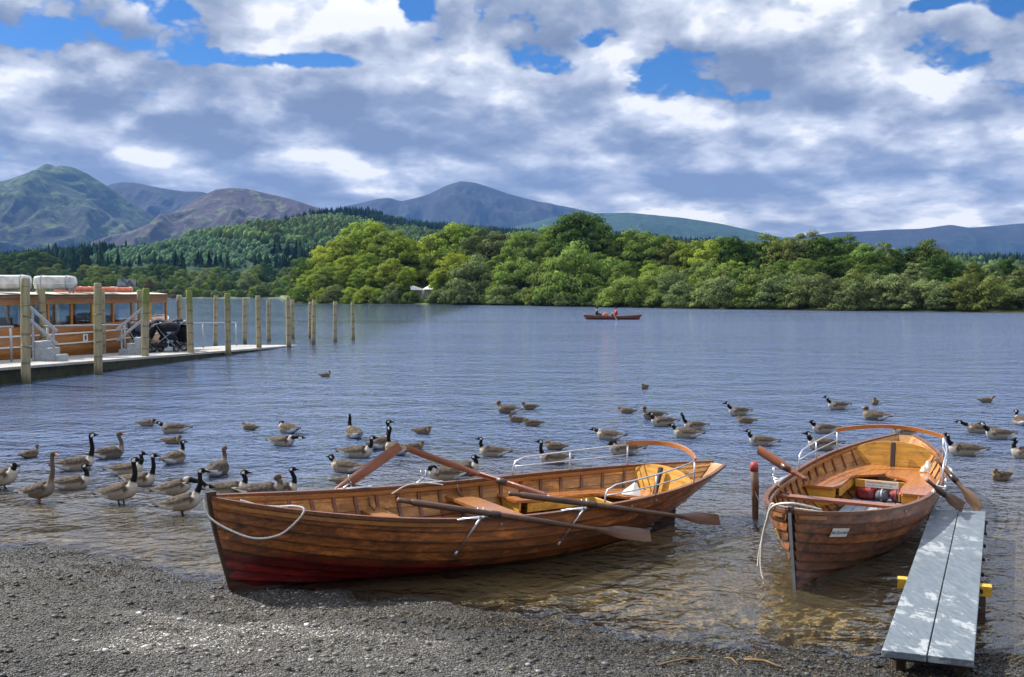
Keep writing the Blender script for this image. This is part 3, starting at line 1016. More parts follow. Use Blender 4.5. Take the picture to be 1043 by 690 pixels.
# ------------ ropes
def rope(pts, r, label, strands=1):
    P = catmull(np.array([tuple(p) for p in pts]), 14 * len(pts))
    mb = MB(); mb.tube([Vector(p) for p in P], r, 7)
    # twisted lay as two thin helices
    for ph in (0, math.pi):
        Q = []
        for i, p in enumerate(P):
            a = i * 1.1 + ph; Q.append(Vector(p) + Vector((0, math.cos(a), math.sin(a))) * r * .55)
        mb.tube(Q, r * .62, 5)
    o = mb.build('rope', M['rope'], None, True)
    return tag(o, label, 'rope', 'white mooring ropes')
B1 = lambda x, y, z: local_to_world(boat1, (x, y, z))
B2 = lambda x, y, z: local_to_world(boat2, (x, y, z))
def g1(x, dy=0, dz=0, s=1): p = hull_pt(x, 1, s); return B1(p.x, p.y + s * dy, p.z + dz)
def g2(x, dy=0, dz=0, s=1): p = hull_pt(x, 1, s); return B2(p.x, p.y + s * dy, p.z + dz)
rope([g1(2.62, -.04, .02), g1(2.5, -.07, .0), g1(2.35, -.10, .0), g1(2.25, -.05, .03), g1(2.20, .03, .028), g1(2.25, .045, -.06), g1(2.38, .06, -.19), g1(2.55, .06, -.245), g1(2.72, .05, -.21), B1(2.84, .03, .60), B1(2.87, 0, .72)], .0085, 'white rope looped in a sagging arc down the bow of the side on boat')
rope([g2(2.55, -.02, .03), B2(2.78, 0, .80), g2(2.6, .03, .02, -1), g2(2.52, .06, -.10, -1), g2(2.46, .09, -.30, -1), g2(2.47, .10, -.50, -1), g2(2.5, .08, -.62, -1)], .010, 'white rope hanging down the left side of the bow on boat')
rope([g2(2.3, -.10, -.01), g2(2.5, -.06, .02, -1), g2(2.50, .02, .03, -1), g2(2.44, .05, -.12, -1), g2(2.40, .10, -.38, -1), g2(2.43, .12, -.52, -1)], .008, 'thinner white rope strand draped beside the thick rope at the bow')
rope([g2(-.95, -.03, .02), g2(-.9, .04, .03), g2(-.82, .07, -.04), g2(-.95, .08, -.07), g2(-1.08, .05, .0), g2(-1.1, -.02, .03)], .009, 'short white rope loop hanging at the oars by the plank end')
rope([g1(.9, -.12, -.03, -1), g1(.7, -.05, .02, -1), g1(.5, -.03, .03, -1), g1(.3, -.1, .01, -1)], .006, 'thin white cord along the far gunwale of the side on boat')
rope([g2(-.30, -.02, .02), g2(0, -.01, .03), g2(.35, .02, .025), g2(.15, .05, -.06)], .006, 'thin white cord tied along the right gunwale of the bow on boat')

# ------------ mooring stake with red top, and its line
a = Vector(on_z(771, 528, 0)); a.z = -.5; t_ = Vector(at_y(768, 471, a.y + .02))
e = empty('mooring_stake', (a.x, a.y, 0)); tag(e, 'slim wooden stake with a red painted top standing in the water', 'stake')
o_ = Vector((a.x, a.y, 0))
mb = MB(); d_ = t_ - a
mb.tube([a - o_, a + d_ * .5 - o_, a + d_ * .75 - o_ + Vector((.006, 0, 0)), a + d_ * .92 - o_], [.030, .034, .042, .044], 12); mb.build('pole', M['oar'], e, True)
mb = MB(); mb.tube([a + d_ * .915 - o_, a + d_ * .97 - o_, a + d_ * 1.0 - o_], [.0455, .044, .030], 12)
mb.build('painted_top', mat_simple('faded_red_paint', (.42, .07, .06), .6, .3, 0, .45, 40, .2), e, True)
p0 = a + d_ * .72; p1 = g2(2.3, .01, -.02, -1)
ln = rope([p0, (p0 + p1) / 2 - Vector((0, 0, .05)), p1], .0045, 'thin dark line from the stake to the left gunwale of the boat')
ln.data.materials[0] = M['dark_wood']; ln['category'] = 'line'; del ln['group']

# ------------ plank walkway
c = [Vector(on_z(898, 662, .20)), Vector(on_z(992, 673, .20)), Vector(on_z(1004, 521, .26)), Vector(on_z(949, 519, .26))]
e = empty('plank_walkway', ((c[0] + c[1]) / 2)); e.location.z = 0
tag(e, 'low grey painted walkway of two planks on yellow trestles beside the boat', 'walkway')
og = Vector(e.location)
def plank_mat():
    m, N = newmat('worn_grey_plank_paint')
    co = N.pos()
    rot = N.mapping(co, rot=(0, 0, R(25)), scale=(7, 1.2, 4))
    g = N.noise(rot, 6, 5, .6)
    base = N.mix(N.maprange(g, .35, .65), (.135, .160, .178), (.085, .104, .120))
    w = N.noise(N.mapping(co, rot=(0, 0, R(25)), scale=(3.0, 1.7, 3)), 2.2, 9, .74, .3)
    worn = N.math('MULTIPLY', N.maprange(w, .545, .58), N.maprange(N.noise(co, 1.1, 3, .5), .42, .58))
    c_ = N.mix(N.math('MULTIPLY', worn, .7), base, (.36, .38, .38))
    d = N.noise(co, 7, 5, .7)
    c_ = N.mix(N.maprange(d, .60, .72, 0, .6), c_, (.06, .055, .045))
    sp = N.voronoi(co, 26)
    c_ = N.mix(N.maprange(sp, .05, .09, .8, 0), c_, (.04, .04, .04))
    nb = N.bump(N.math('ADD', g, N.math('MULTIPLY', worn, .5)), .3, .004)
    N.out(N.principled(c_, .52, .4, 0, nb)); return m
pm = plank_mat(); th = .045
def quadbox(q, th, name, mat, parent):
    mb = MB(); vs = [p - og for p in q] + [p - og - Vector((0, 0, th)) for p in q]
    mb.add(vs, [(0, 1, 2, 3), (7, 6, 5, 4), (0, 4, 5, 1), (1, 5, 6, 2), (2, 6, 7, 3), (3, 7, 4, 0)])
    o = mb.build(name, mat, parent)
    bv = o.modifiers.new('bevel', 'BEVEL'); bv.width = .004; bv.segments = 2
    return o
mn, mf = c[0].lerp(c[1], .5), c[3].lerp(c[2], .5)
dn, df = (c[1] - c[0]).normalized() * .004, (c[2] - c[3]).normalized() * .004
quadbox([c[0], mn - dn, mf - df, c[3]], th, 'plank', pm, e)
quadbox([mn + dn, c[1], c[2], mf + df], th, 'plank', pm, e)
def beam(pa, pb, w, h, name, mat, drop):
    pa, pb = Vector(pa) - og, Vector(pb) - og
    d = (pb - pa).normalized(); n = Vector((-d.y, d.x, 0)) * w / 2
    mb = MB(); z = Vector((0, 0, h))
    q = [pa - n, pb - n, pb + n, pa + n]
    mb.add(q + [p + z for p in q], [(3, 2, 1, 0), (4, 5, 6, 7), (0, 1, 5, 4), (1, 2, 6, 5), (2, 3, 7, 6), (3, 0, 4, 7)])
    o = mb.build(name, mat, e)
    for s in (.12, .88):
        mb = MB(); p = pa.lerp(pb, s); mb.box((p.x, p.y, p.z - drop / 2 - .002), (.06, .06, drop))
        mb.build('leg', M['dark_wood'], o)
    return o
beam(on_z(914, 598, .13), on_z(1010, 607, .13), .09, .075, 'trestle_beam', M['yellow_paint'], .30)
bA = c[3] * .93 + c[0] * .07; bB = c[2] * .93 + c[1] * .07
bA.z = bB.z = .12; beam(bA, bB, .08, .09, 'trestle_beam', M['dark_wood'], .5)
bA = c[3] * .05 + c[0] * .95; bB = c[2] * .05 + c[1] * .95
bA.z = bB.z = .085; beam(bA + Vector((.03, 0, 0)), bB - Vector((.03, 0, 0)), .09, .066, 'trestle_beam', M['dark_wood'], .10)
mb = MB(); 
for i in range(9):
    p = c[2].lerp(c[1], .06 + i * .11) - og; mb.box((p.x + .006, p.y, p.z - .05), (.012, .05, .03))
mb.build('edge_cleats', M['black'], e)
# ------------------------------------------------------------------ geese and ducks
def mat_bird():
    m, N = newmat('bird_plumage')
    co = N.coord()
    v = N.voronoi(N.mapping(co, scale=(1, 1.2, 1.3)), 30, out='Distance')
    n = N.noise(co, 60, 4, .6)
    k = N.attr('feather', 'Fac')
    edge = N.math('MULTIPLY', N.maprange(v, .45, .80), k)
    c = N.mix(N.math('MULTIPLY', edge, .30), N.attr('Col'), (.26, .205, .15))
    c = N.mix(N.math('MULTIPLY', N.maprange(n, .4, .7), .35), c, N.mix(1.0, c, (.45, .45, .45), 'MULTIPLY'))
    b = N.bump(N.math('ADD', v, n), .35, .004)
    N.out(N.principled(c, .85, .12, 0, b)); return m
M['bird'] = mat_bird()
M['leg_dark'] = mat_simple('dark_leg_skin', (.03, .028, .025), .6, .3)
M['leg_orange'] = mat_simple('orange_leg_skin', (.45, .16, .06), .6, .3)

PAL = dict(
    canada=dict(back=(.064, .047, .033), flank=(.33, .27, .195), belly=(.50, .45, .37), breast=(.42, .37, .31), rump=(.78, .76, .72), tail=(.018, .016, .015), neck=(.012, .011, .011), head=(.012, .011, .011), cheek=(.80, .78, .72), bill=(.012, .012, .012)),
    greylag=dict(back=(.056, .043, .033), flank=(.15, .12, .092), belly=(.26, .23, .19), breast=(.20, .165, .13), rump=(.80, .78, .75), tail=(.22, .2, .18), neck=(.125, .095, .070), head=(.105, .078, .058), cheek=(.12, .09, .066), bill=(.62, .26, .13)),
    duck=dict(back=(.060, .042, .026), flank=(.21, .15, .09), belly=(.28, .22, .14), breast=(.19, .13, .075), rump=(.26, .21, .15), tail=(.16, .12, .08), neck=(.16, .12, .075), head=(.11, .080, .05), cheek=(.21, .16, .10), bill=(.16, .12, .05)),
    dark_duck=dict(back=(.06, .05, .042), flank=(.26, .21, .15), belly=(.30, .25, .18), breast=(.15, .09, .05), rump=(.30, .26, .20), tail=(.05, .04, .035), neck=(.035, .04, .03), head=(.022, .030, .024), cheek=(.03, .035, .03), bill=(.25, .22, .06)))

def make_bird(kind, pos, yaw, size, head, label, group, cat, stand=0.0, hyaw=0.0, pose='up', seed=0, tilt=0.0):
    """head = (forward x, side y, height z) of the head centre in metres above water in bird axes"""
    rr = random.Random(seed)
    pal = PAL[kind]; duck = 'duck' in kind
    S = size
    lift = stand
    tl = tilt + (R(10) if stand > 0 else 0)
    body = [(-.370, .125, .006, .004), (-.33, .120, .040, .012), (-.28, .112, .058, .026), (-.22, .098, .082, .050), (-.13, .080, .108, .080),
            (-.02, .072, .130, .110), (.08, .076, .128, .116), (.150, .088, .106, .106), (.192, .115, .074, .078)]
    B = []
    ct, st_ = math.cos(tl), math.sin(tl)
    for x, z, w, h in body:
        x2, z2 = x * ct - z * st_, x * st_ + z * ct
        B.append((x2 * S, 0.0, z2 * S + lift, w * S, h * S))
    hx, hy, hz = head
    nb = Vector((.218 * ct - .155 * st_, 0, .218 * st_ + .155 * ct)) * S + Vector((0, 0, lift))
    H = Vector((hx, hy, hz))
    k = (.62 if duck else 1.0) * S
    nr = .030 * k if not duck else .040 * S * .8
    # neck S-curve
    up = Vector((0, 0, 1))
    mid = nb.lerp(H, .45) + Vector((.010 * S, 0, 0)) + (Vector((.03 * S, 0, .02 * S)) if pose == 'low' else Vector())
    m2 = nb.lerp(H, .80) + Vector((-.012 * S, 0, -.004 * S)) + (Vector((-.01 * S, 0, .03 * S)) if pose == 'low' else Vector())
    fd = Vector((math.cos(hyaw), math.sin(hyaw), -.12))
    hr = (.036 if not duck else .040) * S
    N_ = []
    N_.append((nb.x - .010 * S, nb.y, nb.z + .004 * S, .044 * S, .048 * S))
    N_.append((*(nb.lerp(mid, .55)), .033 * S, .035 * S))
    N_.append((*mid, nr, nr * 1.05))
    N_.append((*m2, nr * .88, nr * .9))
    hb = H - fd * .020 * S
    N_.append((*(hb + Vector((0, 0, -.010 * S))), hr * .82, hr * .88))
    N_.append((*(H + fd * .006 * S + Vector((0, 0, .002 * S))), hr * .86, hr * .95))
    N_.append((*(H + fd * .034 * S), hr * .66, hr * .70))
    bl = .052 if not duck else .058
    N_.append((*(H + fd * .050 * S), hr * .42, hr * .42))
    N_.append((*(H + fd * (.050 + bl * .6) * S), hr * .32, hr * .22))
    N_.append((*(H + fd * (.050 + bl) * S), hr * .12, hr * .08))
    P = np.array(B + N_)
    nb_i = len(B)
    NP = 64
    C = catmull(P, NP)
    C[:, 3:] = np.maximum(C[:, 3:], .002)
    tpar = np.linspace(0, len(P) - 1, NP)
    n = 18
    V = []; col = []; fe = []
    prevS = np.array([0, 1.0, 0])
    for i in range(NP):
        T = C[min(i + 1, NP - 1), :3] - C[max(i - 1, 0), :3]; T = T / (np.linalg.norm(T) + 1e-9)
        tt = tpar[i]
        q = min(1, max(0, (tt - nb_i - 2.5) / 2))
        ya = hyaw * q
        Sd = np.array([-math.sin(ya), math.cos(ya), 0]); Sd = Sd - T * Sd.dot(T); Sd /= np.linalg.norm(Sd)
        Nn = np.cross(T, Sd)
        w, h = C[i, 3], C[i, 4]
        for k_ in range(n):
            a = 2 * math.pi * k_ / n
            ca, sa = math.cos(a), math.sin(a)
            ww = w; hh = h
            if tt < nb_i - .5:      # body: fuller sides, folded wing ridge above the flank
                if sa > .15 and sa < .8 and tt > 1.2 and tt < 7.2: ww = w * 1.07
                if sa < -.1: hh = h * .92
            p = C[i, :3] + Sd * ca * ww + (-Nn if Nn[2] < 0 and tt < nb_i else Nn) * sa * hh if tt < nb_i else C[i, :3] + Sd * ca * ww + Nn * sa * hh
            V.append(p)
            f = 0.0
            if tt < 1.3:
                c = pal['tail'] if sa > -.2 else pal['rump']; f = .1
            elif tt < nb_i - .2:
                if tt < 3.6 and sa < .10: c = pal['rump']
                elif tt < 4.3 and sa < -.12 - .10 * (tt - 1.3) * .3: c = pal['rump']
                elif tt < 2.3 and sa < .25: c = pal['rump'] if kind != 'greylag' or sa < .0 else pal['flank']
                elif sa > .10 - .35 * (tt > 6.6): c = pal['back']; f = 1.0
                elif sa > -.45: c = pal['flank']; f = .9
                else: c = pal['belly']; f = .3
                if tt > 7.6 and sa < .75:
                    b_ = min(1, (tt - 7.6) / .6); c = tuple(x * (1 - b_) + y * b_ for x, y in zip(c, pal['breast'])); f *= (1 - b_)
            elif tt < nb_i + (.30 if kind == 'canada' else .5): c = pal['breast']
            elif tt < nb_i + 3.6: c = pal['neck']
            elif tt < nb_i + 6.55:
                c = pal['head']
                if nb_i + 3.8 < tt < nb_i + 5.0 and (abs(ca) > .45) and sa < .62 : c = pal['cheek']
            else: c = pal['bill']
            col.append(c); fe.append(f)
    V = np.array(V)
    idx = np.arange(NP - 1)[:, None] * n + np.arange(n)[None]
    idn = np.arange(NP - 1)[:, None] * n + (np.arange(n)[None] + 1) % n
    F = np.stack([idx, idn, idn + n, idx + n], -1).reshape(-1, 4)
    F = F[:, ::-1]
    # close ends
    V = np.vstack([V, C[0, :3], C[-1, :3]]); col += [pal['tail'], pal['bill']]; fe += [0, 0]
    root = empty(cat, (pos[0], pos[1], 0), yaw)
    root.name = 'canada_goose' if kind == 'canada' else 'greylag_goose' if kind == 'greylag' else 'duck'
    tag(root, label, cat, group)
    o = fast_mesh('body', V, F, M['bird'], root, True, np.array(col), {'feather': fe})
    # folded wings: tapering plates lying along the back, tips crossing over the tail
    for s in (1, -1):
        rows = []
        m_ = 12
        for i in range(m_ + 1):
            q = i / m_
            x = .15 - .47 * q
            zb = .135 + .045 * math.sin(math.pi * min(1, q * 1.15)) - .02 * q
            ww = (.070 * math.sin(math.pi * min(1, .12 + q * .80)) ** .7 + .006) * (1 - .45 * q)
            yc = s * (.070 - .052 * q ** 1.5)
            row = []
            for j in range(7):
                a = -1 + 2 * j / 6
                y = yc + s * a * ww * .72
                z = zb - (a + .4) ** 2 * .036 * (1 - q * .7) + .004
                x_ = x - .012 * a
                row.append(((x_ * ct - z * st_) * S, y * S, (x_ * st_ + z * ct) * S + lift))
            if s < 0: row = row[::-1]
            rows.append(row)
        Vw = np.array([p for r in rows for p in r]); w7 = 7
        under = Vw - np.array([0, 0, .012 * S])
        i_ = np.arange(m_)[:, None] * w7 + np.arange(w7 - 1)[None]
        Fw = np.stack([i_, i_ + 1, i_ + w7 + 1, i_ + w7], -1).reshape(-1, 4)
        Fa = np.vstack([Fw, Fw[:, ::-1] + len(Vw)])
        ed = []
        for i in range(m_):
            for j in (0, w7 - 1):
                a_, b_ = i * w7 + j, (i + 1) * w7 + j
                ed.append((a_, b_, b_ + len(Vw), a_ + len(Vw)))
        Fa = np.vstack([Fa, np.array(ed)])
        cw = np.array([[pal['back'][k] * (1.0 - .45 * (r / m_) ** 2) for k in range(3)] for r in range(m_ + 1) for _ in range(7)])
        fast_mesh('wing', np.vstack([Vw, under]), Fa, M['bird'], root, True, np.vstack([cw, cw]), {'feather': np.ones(2 * len(Vw))})
    if stand > 0:
        lm = M['leg_orange'] if kind == 'greylag' else M['leg_dark']
        for s in (1, -1):
            mb = MB(); x = rr.uniform(-.03, .04) * S
            mb.tube([(x, s * .05 * S, lift + .0 * S), (x - .012, s * .05 * S, lift * .45), (x + .012, s * .05 * S, -.02)], [.020 * S, .010, .009], 7)
            mb.build('leg', lm, root, True)
    return root

# kind, body px, waterline, head px/py, facing deg (0 right,180 left,90 away), pose, standing, label
BIRDS = [
 ('canada', 1, 498, 13, 473, 5, 'up', 1, 'black necked goose cut off by the left edge of the picture, facing right'),
 ('greylag', 40, 511, 57, 461, 0, 'up', 1, 'brown necked goose with orange bill standing leftmost in the shallows'),
 ('canada', 76, 479, 91, 444, 10, 'up', 0, 'large goose with bright white breast swimming behind the standing brown goose'),
 ('canada', 72, 498, 82, 475, 5, 'up', 0, 'dark low goose half hidden behind the standing brown goose'),
 ('duck', 30, 466, 35, 455, 60, 'up', 0, 'small brown duck at far left facing away from the camera'),
 ('greylag', 110, 467, 116, 443, 50, 'up', 0, 'brown goose with orange bill seen from behind, right of the white breasted goose'),
 ('canada', 122, 513, 140, 467, 8, 'up', 1, 'standing goose with tall black neck, the nearer one left of the boat'),
 ('canada', 128, 484, 145, 462, 5, 'up', 0, 'goose partly hidden by the tall black neck of the standing goose'),
 ('canada', 142, 494, 159, 463, 5, 'up', 0, 'swimming goose directly right of the tall black neck of the standing goose'),
 ('canada', 177, 472, 179, 452, 72, 'up', 0, 'goose showing its white rump, between the standing geese and two small ducks'),
 ('dark_duck', 149, 434, 158, 428, 0, 'low', 0, 'dark headed duck touching bills with the goose facing left'),
 ('canada', 178, 441, 163, 430, 180, 'up', 0, 'small far goose facing left towards a dark headed duck'),
 ('duck', 175, 452, 184, 444, 0, 'low', 0, 'pale brown duck swimming right just below the far left facing goose'),
 ('canada', 186, 524, 206, 479, 6, 'up', 1, 'nearest goose standing in the shallows beside the bow of the boat'),
 ('canada', 178, 508, 205, 500, 5, 'low', 1, 'goose with lowered head behind the nearest standing goose'),
 ('greylag', 221, 484, 224, 459, 70, 'up', 0, 'pale necked goose facing away above the bow of the boat'),
 ('duck', 255, 438, 247, 432, 180, 'low', 0, 'small dark duck swimming left, above the gap between two feeding geese'),
 ('canada', 294, 441, 287, 432, 140, 'low', 0, 'goose with head down and body turned away, beyond the goose stretching its neck'),
 ('canada', 287, 454, 314, 446, 0, 'low', 0, 'goose swimming right with its neck stretched low and forward'),
 ('canada', 232, 505, 249, 481, 4, 'up', 0, 'black necked goose just behind the bow, the first of three heads over the boat'),
 ('greylag', 267, 507, 281, 486, 4, 'up', 0, 'brown necked goose behind the bow, between two black necked ones'),
 ('canada', 284, 505, 294, 478, 15, 'up', 0, 'goose with tall black neck rising behind the boat, right of the brown necked one'),
 ('canada', 361, 446, 356, 425, 115, 'up', 0, 'goose seen from behind with a straight neck, farthest of those above the raised oars'),
 ('canada', 387, 457, 391, 431, 80, 'up', 0, 'goose seen from behind with the tallest neck, above the raised oars'),
 ('canada', 363, 466, 380, 445, 0, 'up', 0, 'goose swimming right just above the raised red oar blade'),
 ('canada', 353, 481, 336, 466, 180, 'low', 0, 'goose facing left with bent neck, left of the raised oar blade'),
 ('canada', 404, 463, 396, 437, 150, 'up', 0, 'goose directly behind the meeting tips of the two raised oars'),
 ('duck', 430, 442, 437, 435, 0, 'low', 0, 'small pale duck facing right, beyond the right hand raised oar'),
 ('duck', 422, 458, 430, 450, 0, 'low', 0, 'brown duck swimming just beyond the tip of the right hand raised oar'),
 ('duck', 352, 494, 366, 488, 5, 'low', 0, 'low duck half hidden behind the raised left oar and the boat side'),
 ('canada', 455, 489, 446, 483, 190, 'low', 0, 'goose with head bent down close beyond the far gunwale of the boat'),
 ('canada', 503, 465, 489, 447, 180, 'up', 0, 'goose facing left above the front bend of the far metal rail'),
 ('canada', 565, 472, 550, 449, 180, 'up', 0, 'large goose facing left seen behind the far metal rail of the boat'),
 ('canada', 470, 483, 480, 465, 5, 'up', 0, 'goose showing only its black head above the right hand raised oar'),
 ('greylag', 518, 421, 508, 410, 180, 'up', 0, 'pale brown goose facing left with three small ducks beside it'),
 ('duck', 540, 417, 533, 410, 180, 'low', 0, 'duck right behind the tail of the pale brown goose'),
 ('duck', 527, 430, 521, 422, 180, 'low', 0, 'duck just below the pale brown goose, the left of a near pair'),
 ('duck', 543, 434, 543, 428, 200, 'low', 0, 'resting duck with its head tucked in, the right of a near pair'),
 ('duck', 566, 458, 561, 451, 180, 'low', 0, 'dark duck partly hidden by the back of the large goose at the rail'),
 ('duck', 657, 396, 657, 391, 250, 'low', 0, 'lone duck far out in the middle of the lake, nearest to the distant rowers'),
 ('duck', 639, 421, 631, 416, 180, 'low', 0, 'brown duck swimming left just ahead of a pale goose with pink bill'),
 ('greylag', 666, 427, 656, 415, 180, 'up', 0, 'pale goose with pink bill at the head of a group of three black necked geese'),
 ('canada', 676, 434, 662, 421, 180, 'up', 0, 'black necked goose overlapping the pale goose with pink bill'),
 ('canada', 708, 438, 693, 421, 180, 'up', 0, 'rear goose of the tight group with its neck held straight up'),
 ('canada', 700, 446, 685, 433, 180, 'up', 0, 'nearest goose of the tight group with its neck pushed forward'),
 ('canada', 621, 448, 605, 438, 180, 'up', 0, 'goose facing left directly above the curved wooden back rail of the long boat'),
 ('canada', 637, 463, 626, 452, 180, 'low', 0, 'goose whose head is hidden by the curved wooden back rail'),
 ('canada', 753, 423, 739, 410, 180, 'up', 0, 'goose facing left with a small duck swimming just below it'),
 ('duck', 760, 431, 753, 425, 180, 'up', 0, 'small duck swimming between two geese that face left in open water'),
 ('canada', 777, 454, 762, 439, 180, 'up', 0, 'goose facing left above the red topped stake'),
 ('canada', 854, 417, 840, 404, 180, 'up', 0, 'pale far goose facing left, the farthest of the geese behind the bow on boat'),
 ('canada', 840, 441, 826, 429, 180, 'low', 0, 'goose with curved neck just beyond the left metal rail of the bow on boat'),
 ('canada', 839, 458, 822, 441, 180, 'up', 0, 'goose seen through the left metal rail of the bow on boat'),
 ('duck', 891, 412, 891, 405, 265, 'up', 0, 'small dark duck seen end on, straight above the bow on boat'),
 ('greylag', 892, 428, 886, 416, 160, 'up', 0, 'brown goose with upright neck turned away, right above the wooden arch'),
 ('canada', 923, 444, 906, 434, 180, 'up', 0, 'goose mostly hidden behind the wooden arch of the bow on boat'),
 ('canada', 984, 464, 964, 443, 180, 'up', 0, 'goose with its neck hidden by the white post at the right end of the arch'),
 ('canada', 997, 441, 977, 430, 180, 'low', 0, 'goose leaning its neck forward, left of a pair at the right'),
 ('canada', 1018, 447, 999, 431, 180, 'up', 0, 'goose with neck upright, right of a pair at the right'),
 ('duck', 1004, 410, 1012, 404, 0, 'low', 0, 'duck far out at the right, the only one there facing right'),
 ('canada', 1040, 433, 1039, 420, 80, 'up', 0, 'goose facing away at the right edge, farthest of the two cut off there'),
 ('canada', 1047, 467, 1035, 448, 180, 'up', 0, 'near goose cut off by the right edge, facing left'),
 ('duck', 1020, 489, 1014, 478, 190, 'up', 0, 'brown duck alone at the right, between the plank and the geese'),
 ('duck', 331, 384, 333, 378, 10, 'low', 0, 'lone small duck near the end of the pier posts'),
]
for i, (kind, bx, wl, hx, hy, face, pose, stn, label) in enumerate(BIRDS):
    x, y, _ = on_z(bx, wl, 0)
    yaw = R(face) + R(random.Random(i * 7 + 1).uniform(-22, 22))
    mpp = y / FPX
    duck = 'duck' in kind
    S = (.60 if duck else .90) * random.Random(i).uniform(.90, 1.08)
    if stn: S *= 1.0
    fwd = ((hx - bx) * mpp) / (math.cos(yaw) if abs(math.cos(yaw)) > .5 else 9e9)
    hz = (wl - hy) * mpp
    if abs(math.cos(yaw)) <= .5: fwd = .235 * S
    fwd = min(.42 * S, max(.19 * S, fwd))
    hz = min((.60 if stn else .48) * S + (.1 if stn else 0), max((.14 if duck else .17) * S, hz))
    if label.startswith('goose with lowered head'): hz = .14; fwd = .40
    side = 0
    cat = 'duck' if duck else 'goose'
    make_bird(kind, (x, y), yaw, S, (fwd, side, hz), label, 'ducks on the lake' if duck else 'geese by the boats', cat,
              stand=(.062 if stn else 0), hyaw=R(random.Random(i + 50).uniform(-25, 25) * (3.2 if i % 5 == 3 and not stn else 1)), pose=pose, seed=i)

# ------------------------------------------------------------------ pier
def xf_line(y): return -12.95 + .178 * (y - 27.4)
def mat_post(name, green):
    m, N = newmat(name)
    co = N.coord()
    n = N.noise(N.mapping(co, scale=(6, 6, .8)), 2.5, 6, .65)
    c = N.mix(N.maprange(n, .35, .65), (.36, .31, .18), (.21, .18, .105))
    s = N.node('ShaderNodeSeparateXYZ'); N.l.new(co, s.inputs[0])
    g = N.noise(co, 2.2, 5, .6)
    gm = N.maprange(N.math('ADD', s.outputs[2], N.math('MULTIPLY', g, 1.6)), 2.3, 3.1)
    c = N.mix(N.math('MULTIPLY', gm, green), c, (.13, .17, .03))
    wet = N.maprange(N.math('ADD', s.outputs[2], N.math('MULTIPLY', g, .25)), .15, .45, .75, 0)
    c = N.mix(wet, c, (.035, .035, .018))
    rings = N.maprange(N.noise(N.mapping(co, scale=(.2, .2, 5)), 1.3, 2, .5), .56, .6, 0, .45)
    c = N.mix(rings, c, (.05, .04, .02))
    N.out(N.principled(c, .8, .3, 0, N.bump(n, .5, .02))); return m
MP = [mat_post('weathered_post', .15), mat_post('mossy_post', .9)]
def pier_post(px, d, top_py, wl_lab, r, moss, k):
    x = (px - 521.5) / FPX * d; zt = CAM_H - (top_py - 298) * d / FPX
    rr = random.Random(k)
    e = empty('pier_post', (x, d, 0)); e.rotation_euler = (R(rr.uniform(-1.8, 1.8)), R(rr.uniform(-1.6, 1.6)), rr.uniform(0, 6))
    tag(e, wl_lab, 'post', 'round timber posts along the pier')
    n = 16; rows = []
    m_ = 10
    for i in range(m_ + 1):
        z = -.6 + (zt + .6) * i / m_; rad = r * (1.04 - .09 * i / m_)
        rows.append([((rad * (1 + .04 * math.sin(3 * a + i * .6 + k) + .02 * math.sin(7 * a + k))) * math.cos(a), (rad * (1 + .03 * math.cos(2 * a + i * .5))) * math.sin(a), z) for a in [2 * math.pi * q / n for q in range(n)]])
    rows.append([(p[0] * .9, p[1] * .9, zt + .012) for p in rows[-1]])
    mb = MB(); mb.grid(rows, closed_u=True); b0 = len(mb.v); mb.f.append(tuple(range(b0 - n, b0)))
    mb.build('pole', MP[moss], e, auto=50)
    for z in (1.75, .95):
        mb = MB(); mb.tube([(r * 1.015 * math.cos(a), r * 1.015 * math.sin(a), z + .03 * math.sin(a)) for a in [2 * math.pi * q / 14 for q in range(14)]], .011, 5, closed=True)
        mb.build('band', M['dark_wood'], e, True)
ordn = ['nearest', 'second', 'third', 'fourth', 'fifth', 'sixth', 'seventh', 'eighth', 'ninth', 'tenth']
fr_ = [(25, 27.4, 284, .118, 0), (99, 30.3, 289, .115, 0), (147, 34.4, 294, .115, 1), (194, 37.4, 296, .115, 1), (232, 39.5, 299.5, .11, 1), (263.5, 43, 301.5, .105, 0), (294, 45.2, 302.7, .105, 0), (319, 48, 305.5, .10, 0), (341, 50.5, 307.5, .10, 0), (359.5, 53, 308.5, .095, 1)]
for i, (px, d, tp, r, ms) in enumerate(fr_):
    pier_post(px, d, tp, 'round timber post on the near side of the pier, %s from the left' % ordn[i].replace('nearest', 'first'), r, ms, i)
bk_ = [(45, 33.3, 294), (104, 36.5, 297), (144.5, 39.2, 296), (184, 42, 301), (219, 46, 301.5), (249, 48.5, 304), (273.5, 51, 306), (298, 54, 305.5), (315.5, 55, 308)]
for i, (px, d, tp) in enumerate(bk_):
    pier_post(px, d, tp, 'timber post on the far side of the pier, %s from the left' % ordn[i].replace('nearest', 'first'), .115 if i < 4 else .10, 0, i + 20)

